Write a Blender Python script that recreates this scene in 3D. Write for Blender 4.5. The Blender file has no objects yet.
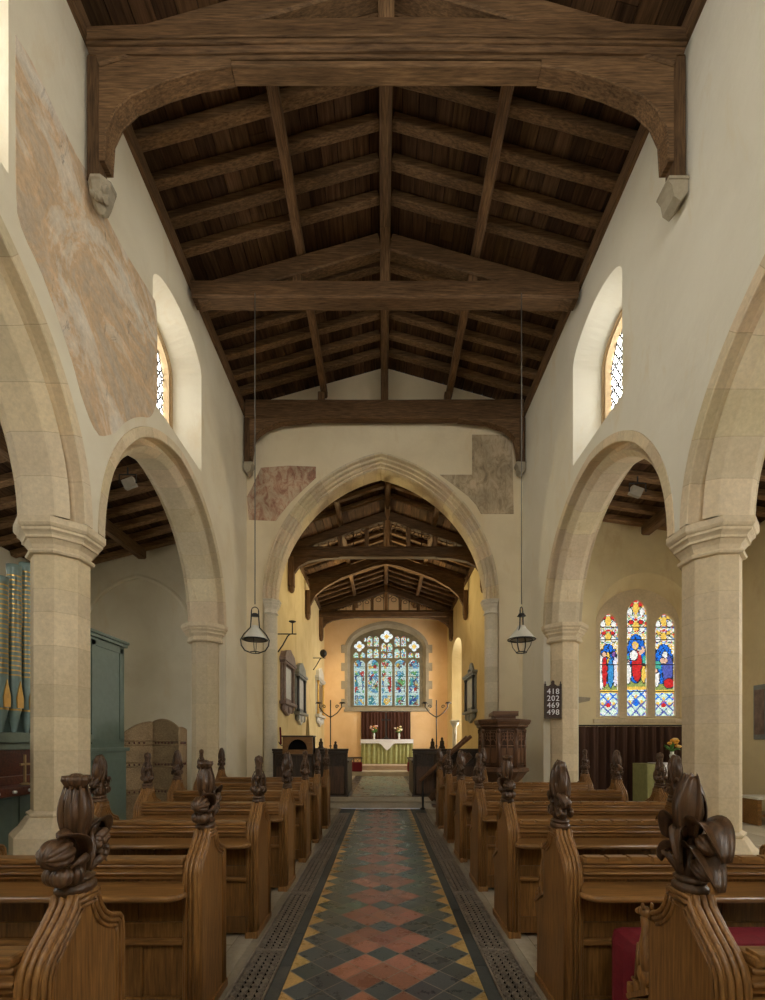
import bpy, bmesh, math, random
from math import sin, cos, pi, sqrt, radians, atan2
from mathutils import Vector, Matrix
from mathutils.geometry import tessellate_polygon

C = bpy.context.scene.collection
RNG = random.Random(7)
# ---------------------------------------------------------------- camera frame (real metres)
F, H, CX, HY = 462.0, 1.45, 383.0, 742.0
def X(px, d): return (px - CX) * d / F
def Z(py, d): return H + (HY - py) * d / F

# ---------------------------------------------------------------- materials
def nt(name):
    m = bpy.data.materials.new(name); m.use_nodes = True
    t = m.node_tree; t.nodes.clear()
    o = t.nodes.new('ShaderNodeOutputMaterial'); b = t.nodes.new('ShaderNodeBsdfPrincipled')
    t.links.new(b.outputs[0], o.inputs[0])
    return m, t, b
def nd(t, typ, **kw):
    n = t.nodes.new(typ)
    for k, v in kw.items():
        if k in n.inputs: n.inputs[k].default_value = v
        else: setattr(n, k, v)
    return n
def ramp(t, stops):
    r = t.nodes.new('ShaderNodeValToRGB'); e = r.color_ramp.elements
    while len(e) < len(stops): e.new(0.5)
    for i, (p, c) in enumerate(stops):
        e[i].position = p; e[i].color = (*c, 1)
    return r
def mixc(t, fac, a, b, mode='MIX'):
    n = t.nodes.new('ShaderNodeMix'); n.data_type = 'RGBA'; n.blend_type = mode
    for sock, v in ((n.inputs[0], fac), (n.inputs[6], a), (n.inputs[7], b)):
        if hasattr(v, 'is_linked'): t.links.new(v, sock)
        elif isinstance(v, (int, float)): sock.default_value = v
        else: sock.default_value = (*v, 1)
    return n.outputs[2]
def coords(t, scale=(1, 1, 1), rnd=True):
    tc = nd(t, 'ShaderNodeTexCoord'); v = tc.outputs['Object']
    if rnd:
        oi = nd(t, 'ShaderNodeObjectInfo')
        mu = nd(t, 'ShaderNodeMath', operation='MULTIPLY'); mu.inputs[1].default_value = 37.0
        t.links.new(oi.outputs['Random'], mu.inputs[0])
        ad = nd(t, 'ShaderNodeVectorMath', operation='ADD')
        t.links.new(v, ad.inputs[0]); t.links.new(mu.outputs[0], ad.inputs[1]); v = ad.outputs[0]
    mp = nd(t, 'ShaderNodeMapping'); mp.inputs['Scale'].default_value = scale
    t.links.new(v, mp.inputs[0])
    return mp.outputs[0]
def noise(t, vec, scale, detail=4, rough=0.6, dist=0.0):
    n = nd(t, 'ShaderNodeTexNoise', Scale=scale, Detail=detail, Roughness=rough, Distortion=dist)
    t.links.new(vec, n.inputs['Vector'])
    return n.outputs['Fac']
def bump(t, b, h, s=0.3, d=0.01):
    n = nd(t, 'ShaderNodeBump', Strength=s, Distance=d)
    t.links.new(h, n.inputs['Height']); t.links.new(n.outputs[0], b.inputs['Normal'])
def colattr(t, c):
    a = nd(t, 'ShaderNodeAttribute', attribute_name='col')
    return mixc(t, 1.0, c, a.outputs['Color'], 'MULTIPLY')
def setc(t, b, c, rough=0.6, spec=0.5):
    t.links.new(c, b.inputs['Base Color']) if hasattr(c, 'is_linked') else setattr(b.inputs['Base Color'], 'default_value', (*c, 1))
    b.inputs['Roughness'].default_value = rough
    b.inputs['Specular IOR Level'].default_value = spec

def wood(name, dark, light, axis=2, rough=0.45, spec=0.4, fine=38, vary=0.25, bs=0.25):
    m, t, b = nt(name)
    sc = [1, 1, 1]; sc[axis] = 0.07
    v = coords(t, sc); g = noise(t, v, fine, 6, 0.65, 0.25)
    v2 = coords(t, [x * 1.0 if x == 1 else 0.25 for x in sc]); g2 = noise(t, v2, 3.2, 3, 0.5, 1.0)
    mid = tuple((a + c) / 2 for a, c in zip(dark, light))
    r = ramp(t, [(0.3, dark), (0.52, mid), (0.72, light)])
    t.links.new(g, r.inputs[0])
    r2 = ramp(t, [(0.3, (1 - vary,) * 3), (0.7, (1 + vary * .6,) * 3)]); t.links.new(g2, r2.inputs[0])
    c = mixc(t, 1.0, r.outputs[0], r2.outputs[0], 'MULTIPLY')
    setc(t, b, colattr(t, c), rough, spec); bump(t, b, g, bs, 0.006)
    return m
def plaster(name, c1, c2, c3=None, rough=0.9, s1=0.9, bs=0.25, bd=0.02):
    m, t, b = nt(name); v = coords(t, rnd=False)
    n1 = noise(t, v, s1, 6, 0.6, 0.4); n2 = noise(t, v, 9, 5, 0.6)
    r = ramp(t, [(0.32, c2), (0.6, c1)]); t.links.new(n1, r.inputs[0])
    c = r.outputs[0]
    if c3:
        n3 = noise(t, coords(t, (1, 1, .35), False), 1.7, 7, 0.7, 0.5)
        r3 = ramp(t, [(0.56, (0, 0, 0)), (0.72, (1, 1, 1))]); t.links.new(n3, r3.inputs[0])
        c = mixc(t, r3.outputs[0], c, c3)
    setc(t, b, colattr(t, c), rough, 0.15); bump(t, b, n2, bs, bd)
    return m
def stone(name, c1, c2, stain, rough=0.85):
    m, t, b = nt(name); v = coords(t, rnd=False)
    n1 = noise(t, v, 2.1, 6, 0.65, 0.6); n2 = noise(t, v, 26, 5, 0.7); n3 = noise(t, v, 1.1, 7, 0.72, 1.2)
    r = ramp(t, [(0.3, c2), (0.65, c1)]); t.links.new(n1, r.inputs[0])
    r3 = ramp(t, [(0.6, (0, 0, 0)), (0.74, (.8, .8, .8))]); t.links.new(n3, r3.inputs[0])
    c = mixc(t, r3.outputs[0], r.outputs[0], stain)
    r2 = ramp(t, [(0.3, (.86,) * 3), (0.7, (1.06,) * 3)]); t.links.new(n2, r2.inputs[0])
    c = mixc(t, 1.0, c, r2.outputs[0], 'MULTIPLY')
    setc(t, b, colattr(t, c), rough, 0.2); bump(t, b, n2, 0.3, 0.008)
    return m
def plain(name, c, rough=0.5, spec=0.4, metal=0.0, var=0.12, sc=14, bs=0.0, vmul=(1, 1, 1)):
    m, t, b = nt(name); v = coords(t, vmul)
    n1 = noise(t, v, sc, 4, 0.6)
    r = ramp(t, [(0.3, tuple(x * (1 - var) for x in c)), (0.7, tuple(min(1, x * (1 + var)) for x in c))])
    t.links.new(n1, r.inputs[0]); setc(t, b, colattr(t, r.outputs[0]), rough, spec)
    b.inputs['Metallic'].default_value = metal
    if bs: bump(t, b, n1, bs, 0.01)
    return m
def glow(name, strength, tex=True):
    m = bpy.data.materials.new(name); m.use_nodes = True; t = m.node_tree; t.nodes.clear()
    o = t.nodes.new('ShaderNodeOutputMaterial'); e = t.nodes.new('ShaderNodeEmission')
    e.inputs['Strength'].default_value = strength
    a = nd(t, 'ShaderNodeAttribute', attribute_name='col'); c = a.outputs['Color']
    if tex:
        n1 = noise(t, coords(t, rnd=False), 30, 3, 0.6)
        r = ramp(t, [(0.3, (.7,) * 3), (0.7, (1.1,) * 3)]); t.links.new(n1, r.inputs[0])
        c = mixc(t, 1.0, c, r.outputs[0], 'MULTIPLY')
    t.links.new(c, e.inputs['Color']); t.links.new(e.outputs[0], o.inputs[0])
    return m

M = {}
PD, PL = (.125, .057, .016), (.385, .190, .056)
for i, a in enumerate('xyz'):
    M['pew_' + a] = wood('pew_oak_' + a, PD, PL, i, 0.36, 0.45, 85, 0.22, 0.12)
    M['roof_' + a] = wood('roof_oak_' + a, (.068, .037, .017), (.275, .162, .080), i, 0.7, 0.2, 55, 0.3, 0.5)
    M['stall_' + a] = wood('stall_oak_' + a, (.022, .014, .008), (.085, .052, .030), i, 0.45, 0.4)
    M['pulpit_' + a] = wood('pulpit_oak_' + a, (.055, .026, .013), (.19, .092, .044), i, 0.4, 0.45)
M['board_y'] = wood('roof_board', (.036, .019, .009), (.15, .082, .040), 1, 0.8, 0.1, 24, .3, .3)
M['carve'] = wood('carved_oak', (.034, .017, .008), (.15, .076, .034), 2, 0.33, 0.5, 60, 0.35, 0.4)
M['screen'] = wood('cane_weave', (.24, .16, .085), (.52, .38, .22), 0, 0.7, 0.2, 60)
M['plaster'] = plaster('limewash', (.79, .73, .58), (.70, .63, .48), (.72, .62, .44))
M['plaster_r'] = plaster('limewash_right', (.79, .755, .635), (.73, .69, .57), (.73, .65, .47))
M['chancel'] = plaster('ochre_limewash', (.78, .63, .34), (.68, .53, .26), (.60, .46, .22))
M['east'] = plaster('ochre_limewash_east', (.80, .56, .31), (.71, .47, .24), (.80, .60, .37))
M['gable'] = plaster('cream_limewash', (.84, .73, .52), (.75, .64, .44), (.75, .61, .38))
def bare_mat():
    m, t, b = nt('bare_plaster'); v = coords(t, (1, 1, 1), False); vs = coords(t, (1, .55, .8), False)
    n1 = noise(t, vs, 1.3, 8, .68, 1.6); n2 = noise(t, v, 4.5, 7, .7, .8); n3 = noise(t, coords(t, (1, 1.4, .5), False), 2.1, 8, .75, 2.2); n4 = noise(t, v, 18, 5, .7)
    r = ramp(t, [(.30, (.56, .49, .40)), (.43, (.62, .49, .35)), (.50, (.70, .50, .31)), (.56, (.76, .64, .49)), (.70, (.80, .74, .64))]); t.links.new(n1, r.inputs[0])
    r2 = ramp(t, [(.3, (.80,) * 3), (.7, (1.10,) * 3)]); t.links.new(n2, r2.inputs[0])
    r3 = ramp(t, [(.60, (0, 0, 0)), (.70, (.75,) * 3)]); t.links.new(n3, r3.inputs[0])
    c = mixc(t, r3.outputs[0], mixc(t, 1., r.outputs[0], r2.outputs[0], 'MULTIPLY'), (.20, .17, .15))
    r4 = ramp(t, [(.3, (.85,) * 3), (.7, (1.08,) * 3)]); t.links.new(n4, r4.inputs[0])
    setc(t, b, mixc(t, 1., c, r4.outputs[0], 'MULTIPLY'), .95, .1); bump(t, b, n2, .6, .04); return m
M['bare'] = bare_mat()
M['aisle'] = plaster('yellowed_limewash', (.80, .68, .42), (.70, .58, .35), (.68, .53, .30))
M['stone'] = stone('limestone', (.75, .63, .44), (.65, .535, .36), (.50, .35, .19))
M['stone_p'] = stone('pale_limestone', (.76, .69, .56), (.66, .60, .48), (.54, .44, .31))
M['stone_d'] = stone('grey_limestone', (.40, .35, .26), (.30, .26, .19), (.22, .17, .11))
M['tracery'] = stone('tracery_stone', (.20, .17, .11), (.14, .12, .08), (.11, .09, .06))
M['stone_o'] = stone('ochre_stone', (.60, .44, .25), (.50, .35, .19), (.40, .27, .13))
M['flag'] = stone('flagstone', (.50, .43, .32), (.40, .34, .25), (.30, .25, .18), 0.7)
M['slab'] = stone('dark_slab', (.085, .09, .085), (.05, .055, .052), (.12, .11, .09), 0.45)
M['iron'] = plain('black_iron', (.018, .017, .017), 0.5, 0.4)
M['castiron'] = plain('cast_iron', (.30, .25, .195), 0.45, 0.5, 0.35, .3)
M['pit'] = plain('dark_void', (.008, .007, .006), 0.9, 0.1)
def tile_mat():
    m, t, b = nt('quarry_tile'); v = coords(t, rnd=False)
    n1 = noise(t, v, 7, 6, 0.7); n2 = noise(t, v, 60, 4, 0.7)
    a = nd(t, 'ShaderNodeAttribute', attribute_name='col')
    r = ramp(t, [(0.3, (.78,) * 3), (0.7, (1.15,) * 3)]); t.links.new(n1, r.inputs[0])
    c = mixc(t, 1.0, a.outputs['Color'], r.outputs[0], 'MULTIPLY')
    r2 = ramp(t, [(0.35, (.8,) * 3), (0.7, (1.15,) * 3)]); t.links.new(n2, r2.inputs[0])
    setc(t, b, mixc(t, 1.0, c, r2.outputs[0], 'MULTIPLY'), 0.36, 0.5)
    rr = ramp(t, [(0.3, (.20,) * 3), (0.7, (.42,) * 3)]); t.links.new(n1, rr.inputs[0])
    t.links.new(rr.outputs[0], b.inputs['Roughness']); bump(t, b, n1, 0.15, 0.01)
    return m
M['tile'] = tile_mat()
M['glass_clear'] = glow('daylit_clear_glass', 4.5)
M['glass_near'] = glow('daylit_near_glass', 7.0); M['glass_fill_back'] = glow('fill_back_glass', 13.0)  # back glass: unseen windows added to brighten the nave from behind
M['glass_side'] = glow('daylit_side_glass', 9.0)  # chancel side window, and the unseen added windows of the right aisle
M['glass_fill_left'] = glow('fill_left_glass', 4.5)  # unseen left aisle windows, added light
M['glass_fill_west'] = glow('fill_west_glass', 6.0)  # unseen west window, added fill for the nave
M['glass_stain'] = glow('daylit_stained_glass', .68)
M['glass_east'] = glow('daylit_east_glass', .66)
M['lead'] = plain('lead', (.03, .03, .032), 0.6)
M['green'] = plain('green_paint', (.165, .225, .19), 0.45, 0.4, 0, .08)
M['green_l'] = plain('pale_green_paint', (.19, .24, .19), 0.45, 0.4, 0, .08)
M['pipe'] = plain('blue_green_pipe', (.20, .28, .26), 0.35, 0.5, 0.1, .1)
M['gold'] = plain('gilding', (.62, .38, .10), 0.35, 0.5, 0.6)
M['mahog'] = wood('mahogany', (.06, .018, .010), (.19, .06, .032), 0, 0.3, .5)
M['brass'] = plain('brass', (.62, .50, .28), 0.3, 0.5, 0.8)
M['curtain'] = plain('brown_curtain', (.078, .042, .030), 0.9, 0.1, 0, .25, 5, 0, (1, 1, .1))
M['dorsal'] = plain('maroon_curtain', (.075, .033, .023), 0.9, 0.1, 0, .3, 6, 0, (1, 1, .1))
M['frontal'] = plain('green_frontal', (.36, .37, .15), 0.6, 0.3, 0, .2, 8)
M['white'] = plain('white_linen', (.80, .80, .82), 0.8, 0.2, 0, .06, 30)
M['red'] = plain('red_upholstery', (.19, .014, .024), 0.6, 0.3, 0, .15, 40, .2)
M['redk'] = plain('red_kneeler_cloth', (.16, .015, .022), 0.8, 0.2, 0, .15, 40)
M['marble_b'] = plain('brown_marble', (.23, .16, .13), 0.5, 0.4, 0, .3, 9)
M['marble_w'] = plain('white_marble', (.62, .62, .58), 0.4, 0.4, 0, .15, 6)
M['marble_g'] = plain('grey_marble', (.26, .28, .27), 0.4, 0.4, 0, .25, 6)
M['marble_k'] = plain('black_marble', (.03, .032, .035), 0.3, 0.5, 0, .2, 6)
M['leafg'] = plain('leaf_green', (.08, .20, .04), 0.6, 0.3, 0, .4, 30)
M['bloom'] = plain('flower_bloom', (1, 1, 1), 0.6, 0.3, 0, .1, 30)
M['enamel'] = plain('white_enamel', (.66, .64, .56), 0.35, 0.5, 0, .08, 8)
M['board'] = plain('brown_board', (.05, .027, .020), 0.5, 0.3, 0, .15)
def paint_mat(name, cols):
    m, t, b = nt(name); n1 = noise(t, coords(t, (1, 1, .55), False), 5.5, 9, .78, 1.5); n2 = noise(t, coords(t, rnd=False), 1.6, 5, .6)
    r = ramp(t, list(zip((.30, .42, .50, .58, .72), cols))); t.links.new(n1, r.inputs[0]); r2 = ramp(t, [(.35, (.75,) * 3), (.65, (1.15,) * 3)]); t.links.new(n2, r2.inputs[0])
    setc(t, b, mixc(t, 1., r.outputs[0], r2.outputs[0], 'MULTIPLY'), .95, .1); return m
M['paint'] = paint_mat('wall_painting_pigment', ((.20, .15, .12), (.42, .22, .15), (.55, .38, .26), (.60, .48, .34), (.50, .28, .18)))
M['wire'] = plain('dull_wire', (.13, .12, .10), .5)
M['sand'] = plain('reflector_white', (.30, .28, .24), .4)
M['kneel_stone'] = stone('pink_step', (.52, .40, .30), (.42, .32, .24), (.34, .24, .17), 0.7)
M['ctile'] = M['tile']

# ---------------------------------------------------------------- mesh builder
WHITE = (1, 1, 1)
class MB:
    def __init__(s): s.v = []; s.f = []; s.mi = []; s.sm = []; s.c = []
    def add(s, vs, fs, mi=0, sm=False, col=WHITE):
        b = len(s.v); s.v.extend(tuple(p) for p in vs)
        for k, f in enumerate(fs):
            s.f.append(tuple(i + b for i in f)); s.mi.append(mi); s.sm.append(sm)
            s.c.append(col[k] if isinstance(col, list) else col)
        return s
    def xf(s, start, fn):
        for i in range(start, len(s.v)): s.v[i] = tuple(fn(s.v[i]))
    def box(s, x0, x1, y0, y1, z0, z1, bev=0.0, mi=0, col=WHITE):
        x0, x1 = min(x0, x1), max(x0, x1); y0, y1 = min(y0, y1), max(y0, y1); z0, z1 = min(z0, z1), max(z0, z1)
        b = min(bev, (x1 - x0) * .45, (y1 - y0) * .45, (z1 - z0) * .45)
        if b <= 0:
            v = [(x, y, z) for z in (z0, z1) for y in (y0, y1) for x in (x0, x1)]
            return s.add(v, [(0, 2, 3, 1), (4, 5, 7, 6), (0, 1, 5, 4), (2, 6, 7, 3), (0, 4, 6, 2), (1, 3, 7, 5)], mi, False, col)
        bm = bmesh.new(); bmesh.ops.create_cube(bm, size=1)
        for v in bm.verts:
            v.co = Vector(((x0 + x1) / 2 + v.co.x * (x1 - x0), (y0 + y1) / 2 + v.co.y * (y1 - y0), (z0 + z1) / 2 + v.co.z * (z1 - z0)))
        bmesh.ops.bevel(bm, geom=bm.edges[:] + bm.verts[:], offset=b, segments=2, profile=.6, affect='EDGES')
        bm.verts.index_update()
        s.add([v.co[:] for v in bm.verts], [[v.index for v in f.verts] for f in bm.faces], mi, False, col); bm.free()
        return s
    def prism(s, poly, m, w0, w1, mi=0, col=WHITE, sm=False, holes=()):
        """poly in (u,v), m(u,v,w) -> xyz, between w0 and w1; holes likewise"""
        loops = [list(poly)] + [list(h) for h in holes]
        flat = [p for l in loops for p in l]; n = len(flat)
        vs = [m(u, v, w0) for u, v in flat] + [m(u, v, w1) for u, v in flat]
        if holes or True:
            tri = tessellate_polygon([[Vector((u, v, 0)) for u, v in l] for l in loops])
        fs = [tuple(t) for t in tri] + [tuple(i + n for i in reversed(t)) for t in tri]
        k = 0
        for l in loops:
            L = len(l)
            for i in range(L):
                a, b = k + i, k + (i + 1) % L
                fs.append((a, b, b + n, a + n))
            k += L
        return s.add(vs, fs, mi, sm, col)
    def beam(s, p0, p1, w, h, ch=0.0, mi=0, col=WHITE, up=(0, 0, 1), wob=0.0, n=1):
        """timber from p0 to p1 (axis through the section centre), w across, h along up"""
        p0, p1 = Vector(p0), Vector(p1); t = (p1 - p0).normalized(); up = Vector(up)
        sd = t.cross(up).normalized(); u = sd.cross(t).normalized()
        c = ch
        sec = [(-w / 2 + c, -h / 2), (w / 2 - c, -h / 2), (w / 2, -h / 2 + c), (w / 2, h / 2 - c), (w / 2 - c, h / 2), (-w / 2 + c, h / 2), (-w / 2, h / 2 - c), (-w / 2, -h / 2 + c)] if c > 0 else \
              [(-w / 2, -h / 2), (w / 2, -h / 2), (w / 2, h / 2), (-w / 2, h / 2)]
        k = len(sec); vs = []
        for i in range(n + 1):
            q = p0.lerp(p1, i / n); o = Vector((0, 0, 0))
            if wob and 0 < i < n: o = sd * RNG.uniform(-wob, wob) + u * RNG.uniform(-wob, wob)
            vs += [q + o + sd * a + u * b for a, b in sec]
        fs = [tuple(range(k)), tuple(reversed(range(n * k, n * k + k)))]
        for i in range(n):
            for j in range(k):
                fs.append((i * k + j, i * k + k + j, i * k + k + (j + 1) % k, i * k + (j + 1) % k))
        return s.add(vs, fs, mi, False, col)
    def lathe(s, prof, n=24, c=(0, 0, 0), sx=1.0, sy=1.0, ribs=0, amp=0.0, tw=0.0, ph=0.0, mi=0, sm=True, cols=None, axis=None, a0=0, a1=2 * pi, cap=True):
        full = abs(a1 - a0 - 2 * pi) < 1e-6; m = n if full else n + 1
        st = len(s.v); vs = []
        for r, z in prof:
            for i in range(m):
                a = a0 + (a1 - a0) * i / n + ph
                rr = r * (1 - amp * 1.1 + amp * 2.0 * abs(sin(ribs * .5 * a + tw * z)) ** .7 if ribs else 1)
                vs.append((rr * cos(a) * sx, rr * sin(a) * sy, z))
        fs = []; fc = []
        for k in range(len(prof) - 1):
            for i in range(n):
                j = (i + 1) % m
                fs.append((k * m + i, k * m + j, k * m + m + j, k * m + m + i)); fc.append(cols[k] if cols else WHITE)
        if cap and full:
            if prof[0][0] > 1e-4: fs.append(tuple(reversed(range(m)))); fc.append(WHITE)
            if prof[-1][0] > 1e-4: fs.append(tuple(range((len(prof) - 1) * m, len(prof) * m))); fc.append(WHITE)
        s.add(vs, fs, mi, sm, fc)
        R = Matrix.Identity(3)
        if axis is not None: R = Vector((0, 0, 1)).rotation_difference(Vector(axis)).to_matrix()
        cc = Vector(c)
        s.xf(st, lambda p: R @ Vector(p) + cc)
        return s
    def ell(s, c, r, ribs=0, amp=0.0, tw=0.0, axis=None, n=20, m=12, mi=0):
        prof = [(sin(pi * k / m), -cos(pi * k / m)) for k in range(m + 1)]
        st = len(s.v)
        s.lathe([(max(p[0], 1e-4), p[1]) for p in prof], n, (0, 0, 0), ribs=ribs, amp=amp, tw=tw, mi=mi, cap=False)
        R = Matrix.Identity(3)
        if axis is not None: R = Vector((0, 0, 1)).rotation_difference(Vector(axis)).to_matrix()
        cc = Vector(c)
        s.xf(st, lambda p: R @ Vector((p[0] * r[0], p[1] * r[1], p[2] * r[2])) + cc)
        return s
    def tube(s, pts, r, n=8, closed=False, mi=0, col=WHITE, flat=1.0):
        P = [Vector(p) for p in pts]; N = len(P); R = r if isinstance(r, (list, tuple)) else [r] * N
        vs = []; prev = None
        for i in range(N):
            if closed: t = P[(i + 1) % N] - P[i - 1]
            else: t = P[min(i + 1, N - 1)] - P[max(i - 1, 0)]
            t.normalize()
            if prev is None:
                a = Vector((0, 0, 1)) if abs(t.z) < .9 else Vector((1, 0, 0))
                u = (a - t * a.dot(t)).normalized()
            else: u = (prev - t * prev.dot(t)).normalized()
            prev = u; w = t.cross(u)
            vs += [P[i] + u * (cos(2 * pi * k / n) * R[i]) + w * (sin(2 * pi * k / n) * R[i] * flat) for k in range(n)]
        fs = []
        for i in range(N if closed else N - 1):
            a, b = i * n, ((i + 1) % N) * n
            for k in range(n): fs.append((a + k, a + (k + 1) % n, b + (k + 1) % n, b + k))
        if not closed: fs += [tuple(reversed(range(n))), tuple(range((N - 1) * n, N * n))]
        return s.add(vs, fs, mi, True, col)
    def build(s, name, mats, parent=None, loc=(0, 0, 0)):
        me = bpy.data.meshes.new(name)
        l = Vector(loc)
        me.from_pydata([tuple(Vector(p) - l) for p in s.v], [], s.f)
        for m in (mats if isinstance(mats, (list, tuple)) else [mats]): me.materials.append(M[m] if isinstance(m, str) else m)
        me.polygons.foreach_set('material_index', s.mi); me.polygons.foreach_set('use_smooth', s.sm)
        at = me.attributes.new('col', 'FLOAT_COLOR', 'FACE')
        at.data.foreach_set('color', [x for c in s.c for x in (*c, 1.0)])
        me.update()
        bm = bmesh.new(); bm.from_mesh(me); bmesh.ops.recalc_face_normals(bm, faces=bm.faces); bm.to_mesh(me); bm.free()
        o = bpy.data.objects.new(name, me); C.objects.link(o)
        if parent is not None: o.parent = parent
        else: o.location = l
        return o
def tag(o, label, cat, group=None):
    o['label'] = label; o['category'] = cat; o['kind'] = 'thing'
    if group: o['group'] = group
    return o
def thing(name, label, cat, loc=(0, 0, 0), group=None):
    o = bpy.data.objects.new(name, None); C.objects.link(o); o.location = loc; o.empty_display_size = .1
    return tag(o, label, cat, group)
def struct(mb, name, mats, loc=(0, 0, 0)):
    o = mb.build(name, mats, None, loc); o['kind'] = 'structure'; return o
def copy_tree(src, loc, label=None):
    r = src.copy(); C.objects.link(r); r.location = loc
    if label: r['label'] = label
    kids(src, r); return r
def kids(a, b):
    for ch in list(a.children):
        c = ch.copy(); C.objects.link(c); c.parent = b; c.matrix_parent_inverse = ch.matrix_parent_inverse.copy(); kids(ch, c)
ORD = ['first', 'second', 'third', 'fourth', 'fifth', 'sixth', 'seventh', 'eighth', 'ninth', 'tenth', 'eleventh', 'twelfth', 'thirteenth', 'fourteenth', 'fifteenth', 'sixteenth', 'seventeenth', 'eighteenth', 'nineteenth', 'twentieth', 'twenty-first', 'twenty-second']

XY = lambda x, y, z: (x, y, z)
def arch(c, a, b, p, z0, n=24):
    """pointed arch from left springing over the apex to the right one"""
    R = a + p; hh = sqrt(R * R - p * p); th = atan2(hh, -p) # angle at apex seen from the centre c+p
    out = []
    for i in range(n + 1):
        t = pi + (th - pi) * i / n
        out.append((c + p + R * cos(t), z0 + R * sin(t) * b / hh))
    return out + [(2 * c - u, v) for u, v in reversed(out[:-1])]
def offset(pts, off):
    """move an open curve (left to right over the top) inwards by off"""
    out = []; n = len(pts)
    for i in range(n):
        a = Vector(pts[max(i - 1, 0)]); b = Vector(pts[min(i + 1, n - 1)]); t = (b - a).normalized()
        if i in (0, n - 1): nv = Vector((1 if i == 0 else -1, 0))
        else: nv = Vector((t.y, -t.x))
        out.append((pts[i][0] + nv.x * off, pts[i][1] + nv.y * off))
    return out
def resample(pts, n):
    P = [Vector(p) for p in pts]; L = [0]
    for i in range(1, len(P)): L.append(L[-1] + (P[i] - P[i - 1]).length)
    out = []
    for k in range(n + 1):
        s_ = L[-1] * k / n; j = 1
        while j < len(P) - 1 and L[j] < s_: j += 1
        f = (s_ - L[j - 1]) / max(L[j] - L[j - 1], 1e-9); out.append(tuple(P[j - 1].lerp(P[j], f)))
    return out
def voussoirs(mb, curve, prof, m, blocks, sub=4, joint=0.006):
    """sweep an arch profile [(inward offset, w)] in stone blocks with thin joints"""
    fine = resample(curve, blocks * sub)
    for (i, p) in enumerate(curve):
        pass
    offs = {o: offset(fine, o) for o, _ in prof}
    k = len(prof); rows = [[m(offs[o][i][0], offs[o][i][1], w) for o, w in prof] for i in range(len(fine))]
    for b in range(blocks):
        g = RNG.uniform(.86, 1.08); col = (g * RNG.uniform(.98, 1.03), g, g * RNG.uniform(.92, 1.02))
        seg = [[Vector(q) for q in r] for r in rows[b * sub:(b + 1) * sub + 1]]
        L = (seg[1][0] - seg[0][0]).length; f = min(.4, joint / max(L, 1e-6))
        if b > 0: seg[0] = [a.lerp(c, f) for a, c in zip(seg[0], seg[1])]
        vs = [q for r in seg for q in r]; fs = []
        for i in range(len(seg) - 1):
            for j in range(k - 1): fs.append((i * k + j, i * k + j + 1, (i + 1) * k + j + 1, (i + 1) * k + j))
        mb.add(vs, fs, 0, False, col)
        if b > 0:
            vs = [Vector(q) for q in rows[b * sub]] + [Vector(q) for q in seg[0]]
            mb.add(vs, [(j, j + 1, k + j + 1, k + j) for j in range(k - 1)], 0, False, (.74, .70, .65))
def courses(z0, z1, h, rfun, joint=.006):
    """lathe profile + colours for coursed ashlar"""
    n = max(1, round((z1 - z0) / h)); prof = [(rfun(z0), z0)]; cols = []
    zs = [z0] + [z0 + (z1 - z0) * (i + RNG.uniform(-.18, .18)) / n for i in range(1, n)] + [z1]
    for i in range(n):
        g = RNG.uniform(.88, 1.07); cols.append((g * 1.01, g, g * RNG.uniform(.93, 1.0)))
        if i < n - 1:
            prof += [(rfun(zs[i + 1]), zs[i + 1] - joint / 2), (rfun(zs[i + 1]), zs[i + 1] + joint / 2)]; cols.append((.82, .79, .74))
        else: prof.append((rfun(z1), z1))
    return prof, cols
EXPO = 1.15
# ---------------------------------------------------------------- the shell
NW, WT, CAP, RC_ = 3.165, 0.70, 3.74, .035          # nave half width, wall thickness, capital height
PD_, E0, E1 = 5.05, 10.6, 11.4          # pillar depth, chancel-arch wall faces
WEST = -4.0
WTOP = 8.78
def side(s): return lambda u, v, w: (s * (NW + w) + RC_, u, v)
A1 = dict(c=2.49, a=2.48, b=2.38, p=0.12)
A2 = dict(c=7.14, a=2.07, b=2.22, p=0.14)
def win_loop(c, hw, z0, zs, za, n=10, p=.08):
    return [(c + hw, z0), (c - hw, z0)] + [q for q in arch(c, hw, za - zs, p, zs, n)]
def bridge(mb, la, lb, m, wa, wb, mi=0):
    n = len(la); vs = [m(u, v, wa) for u, v in la] + [m(u, v, wb) for u, v in lb]
    mb.add(vs, [(i, (i + 1) % n, n + (i + 1) % n, n + i) for i in range(n)], mi)
WINS = []
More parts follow.
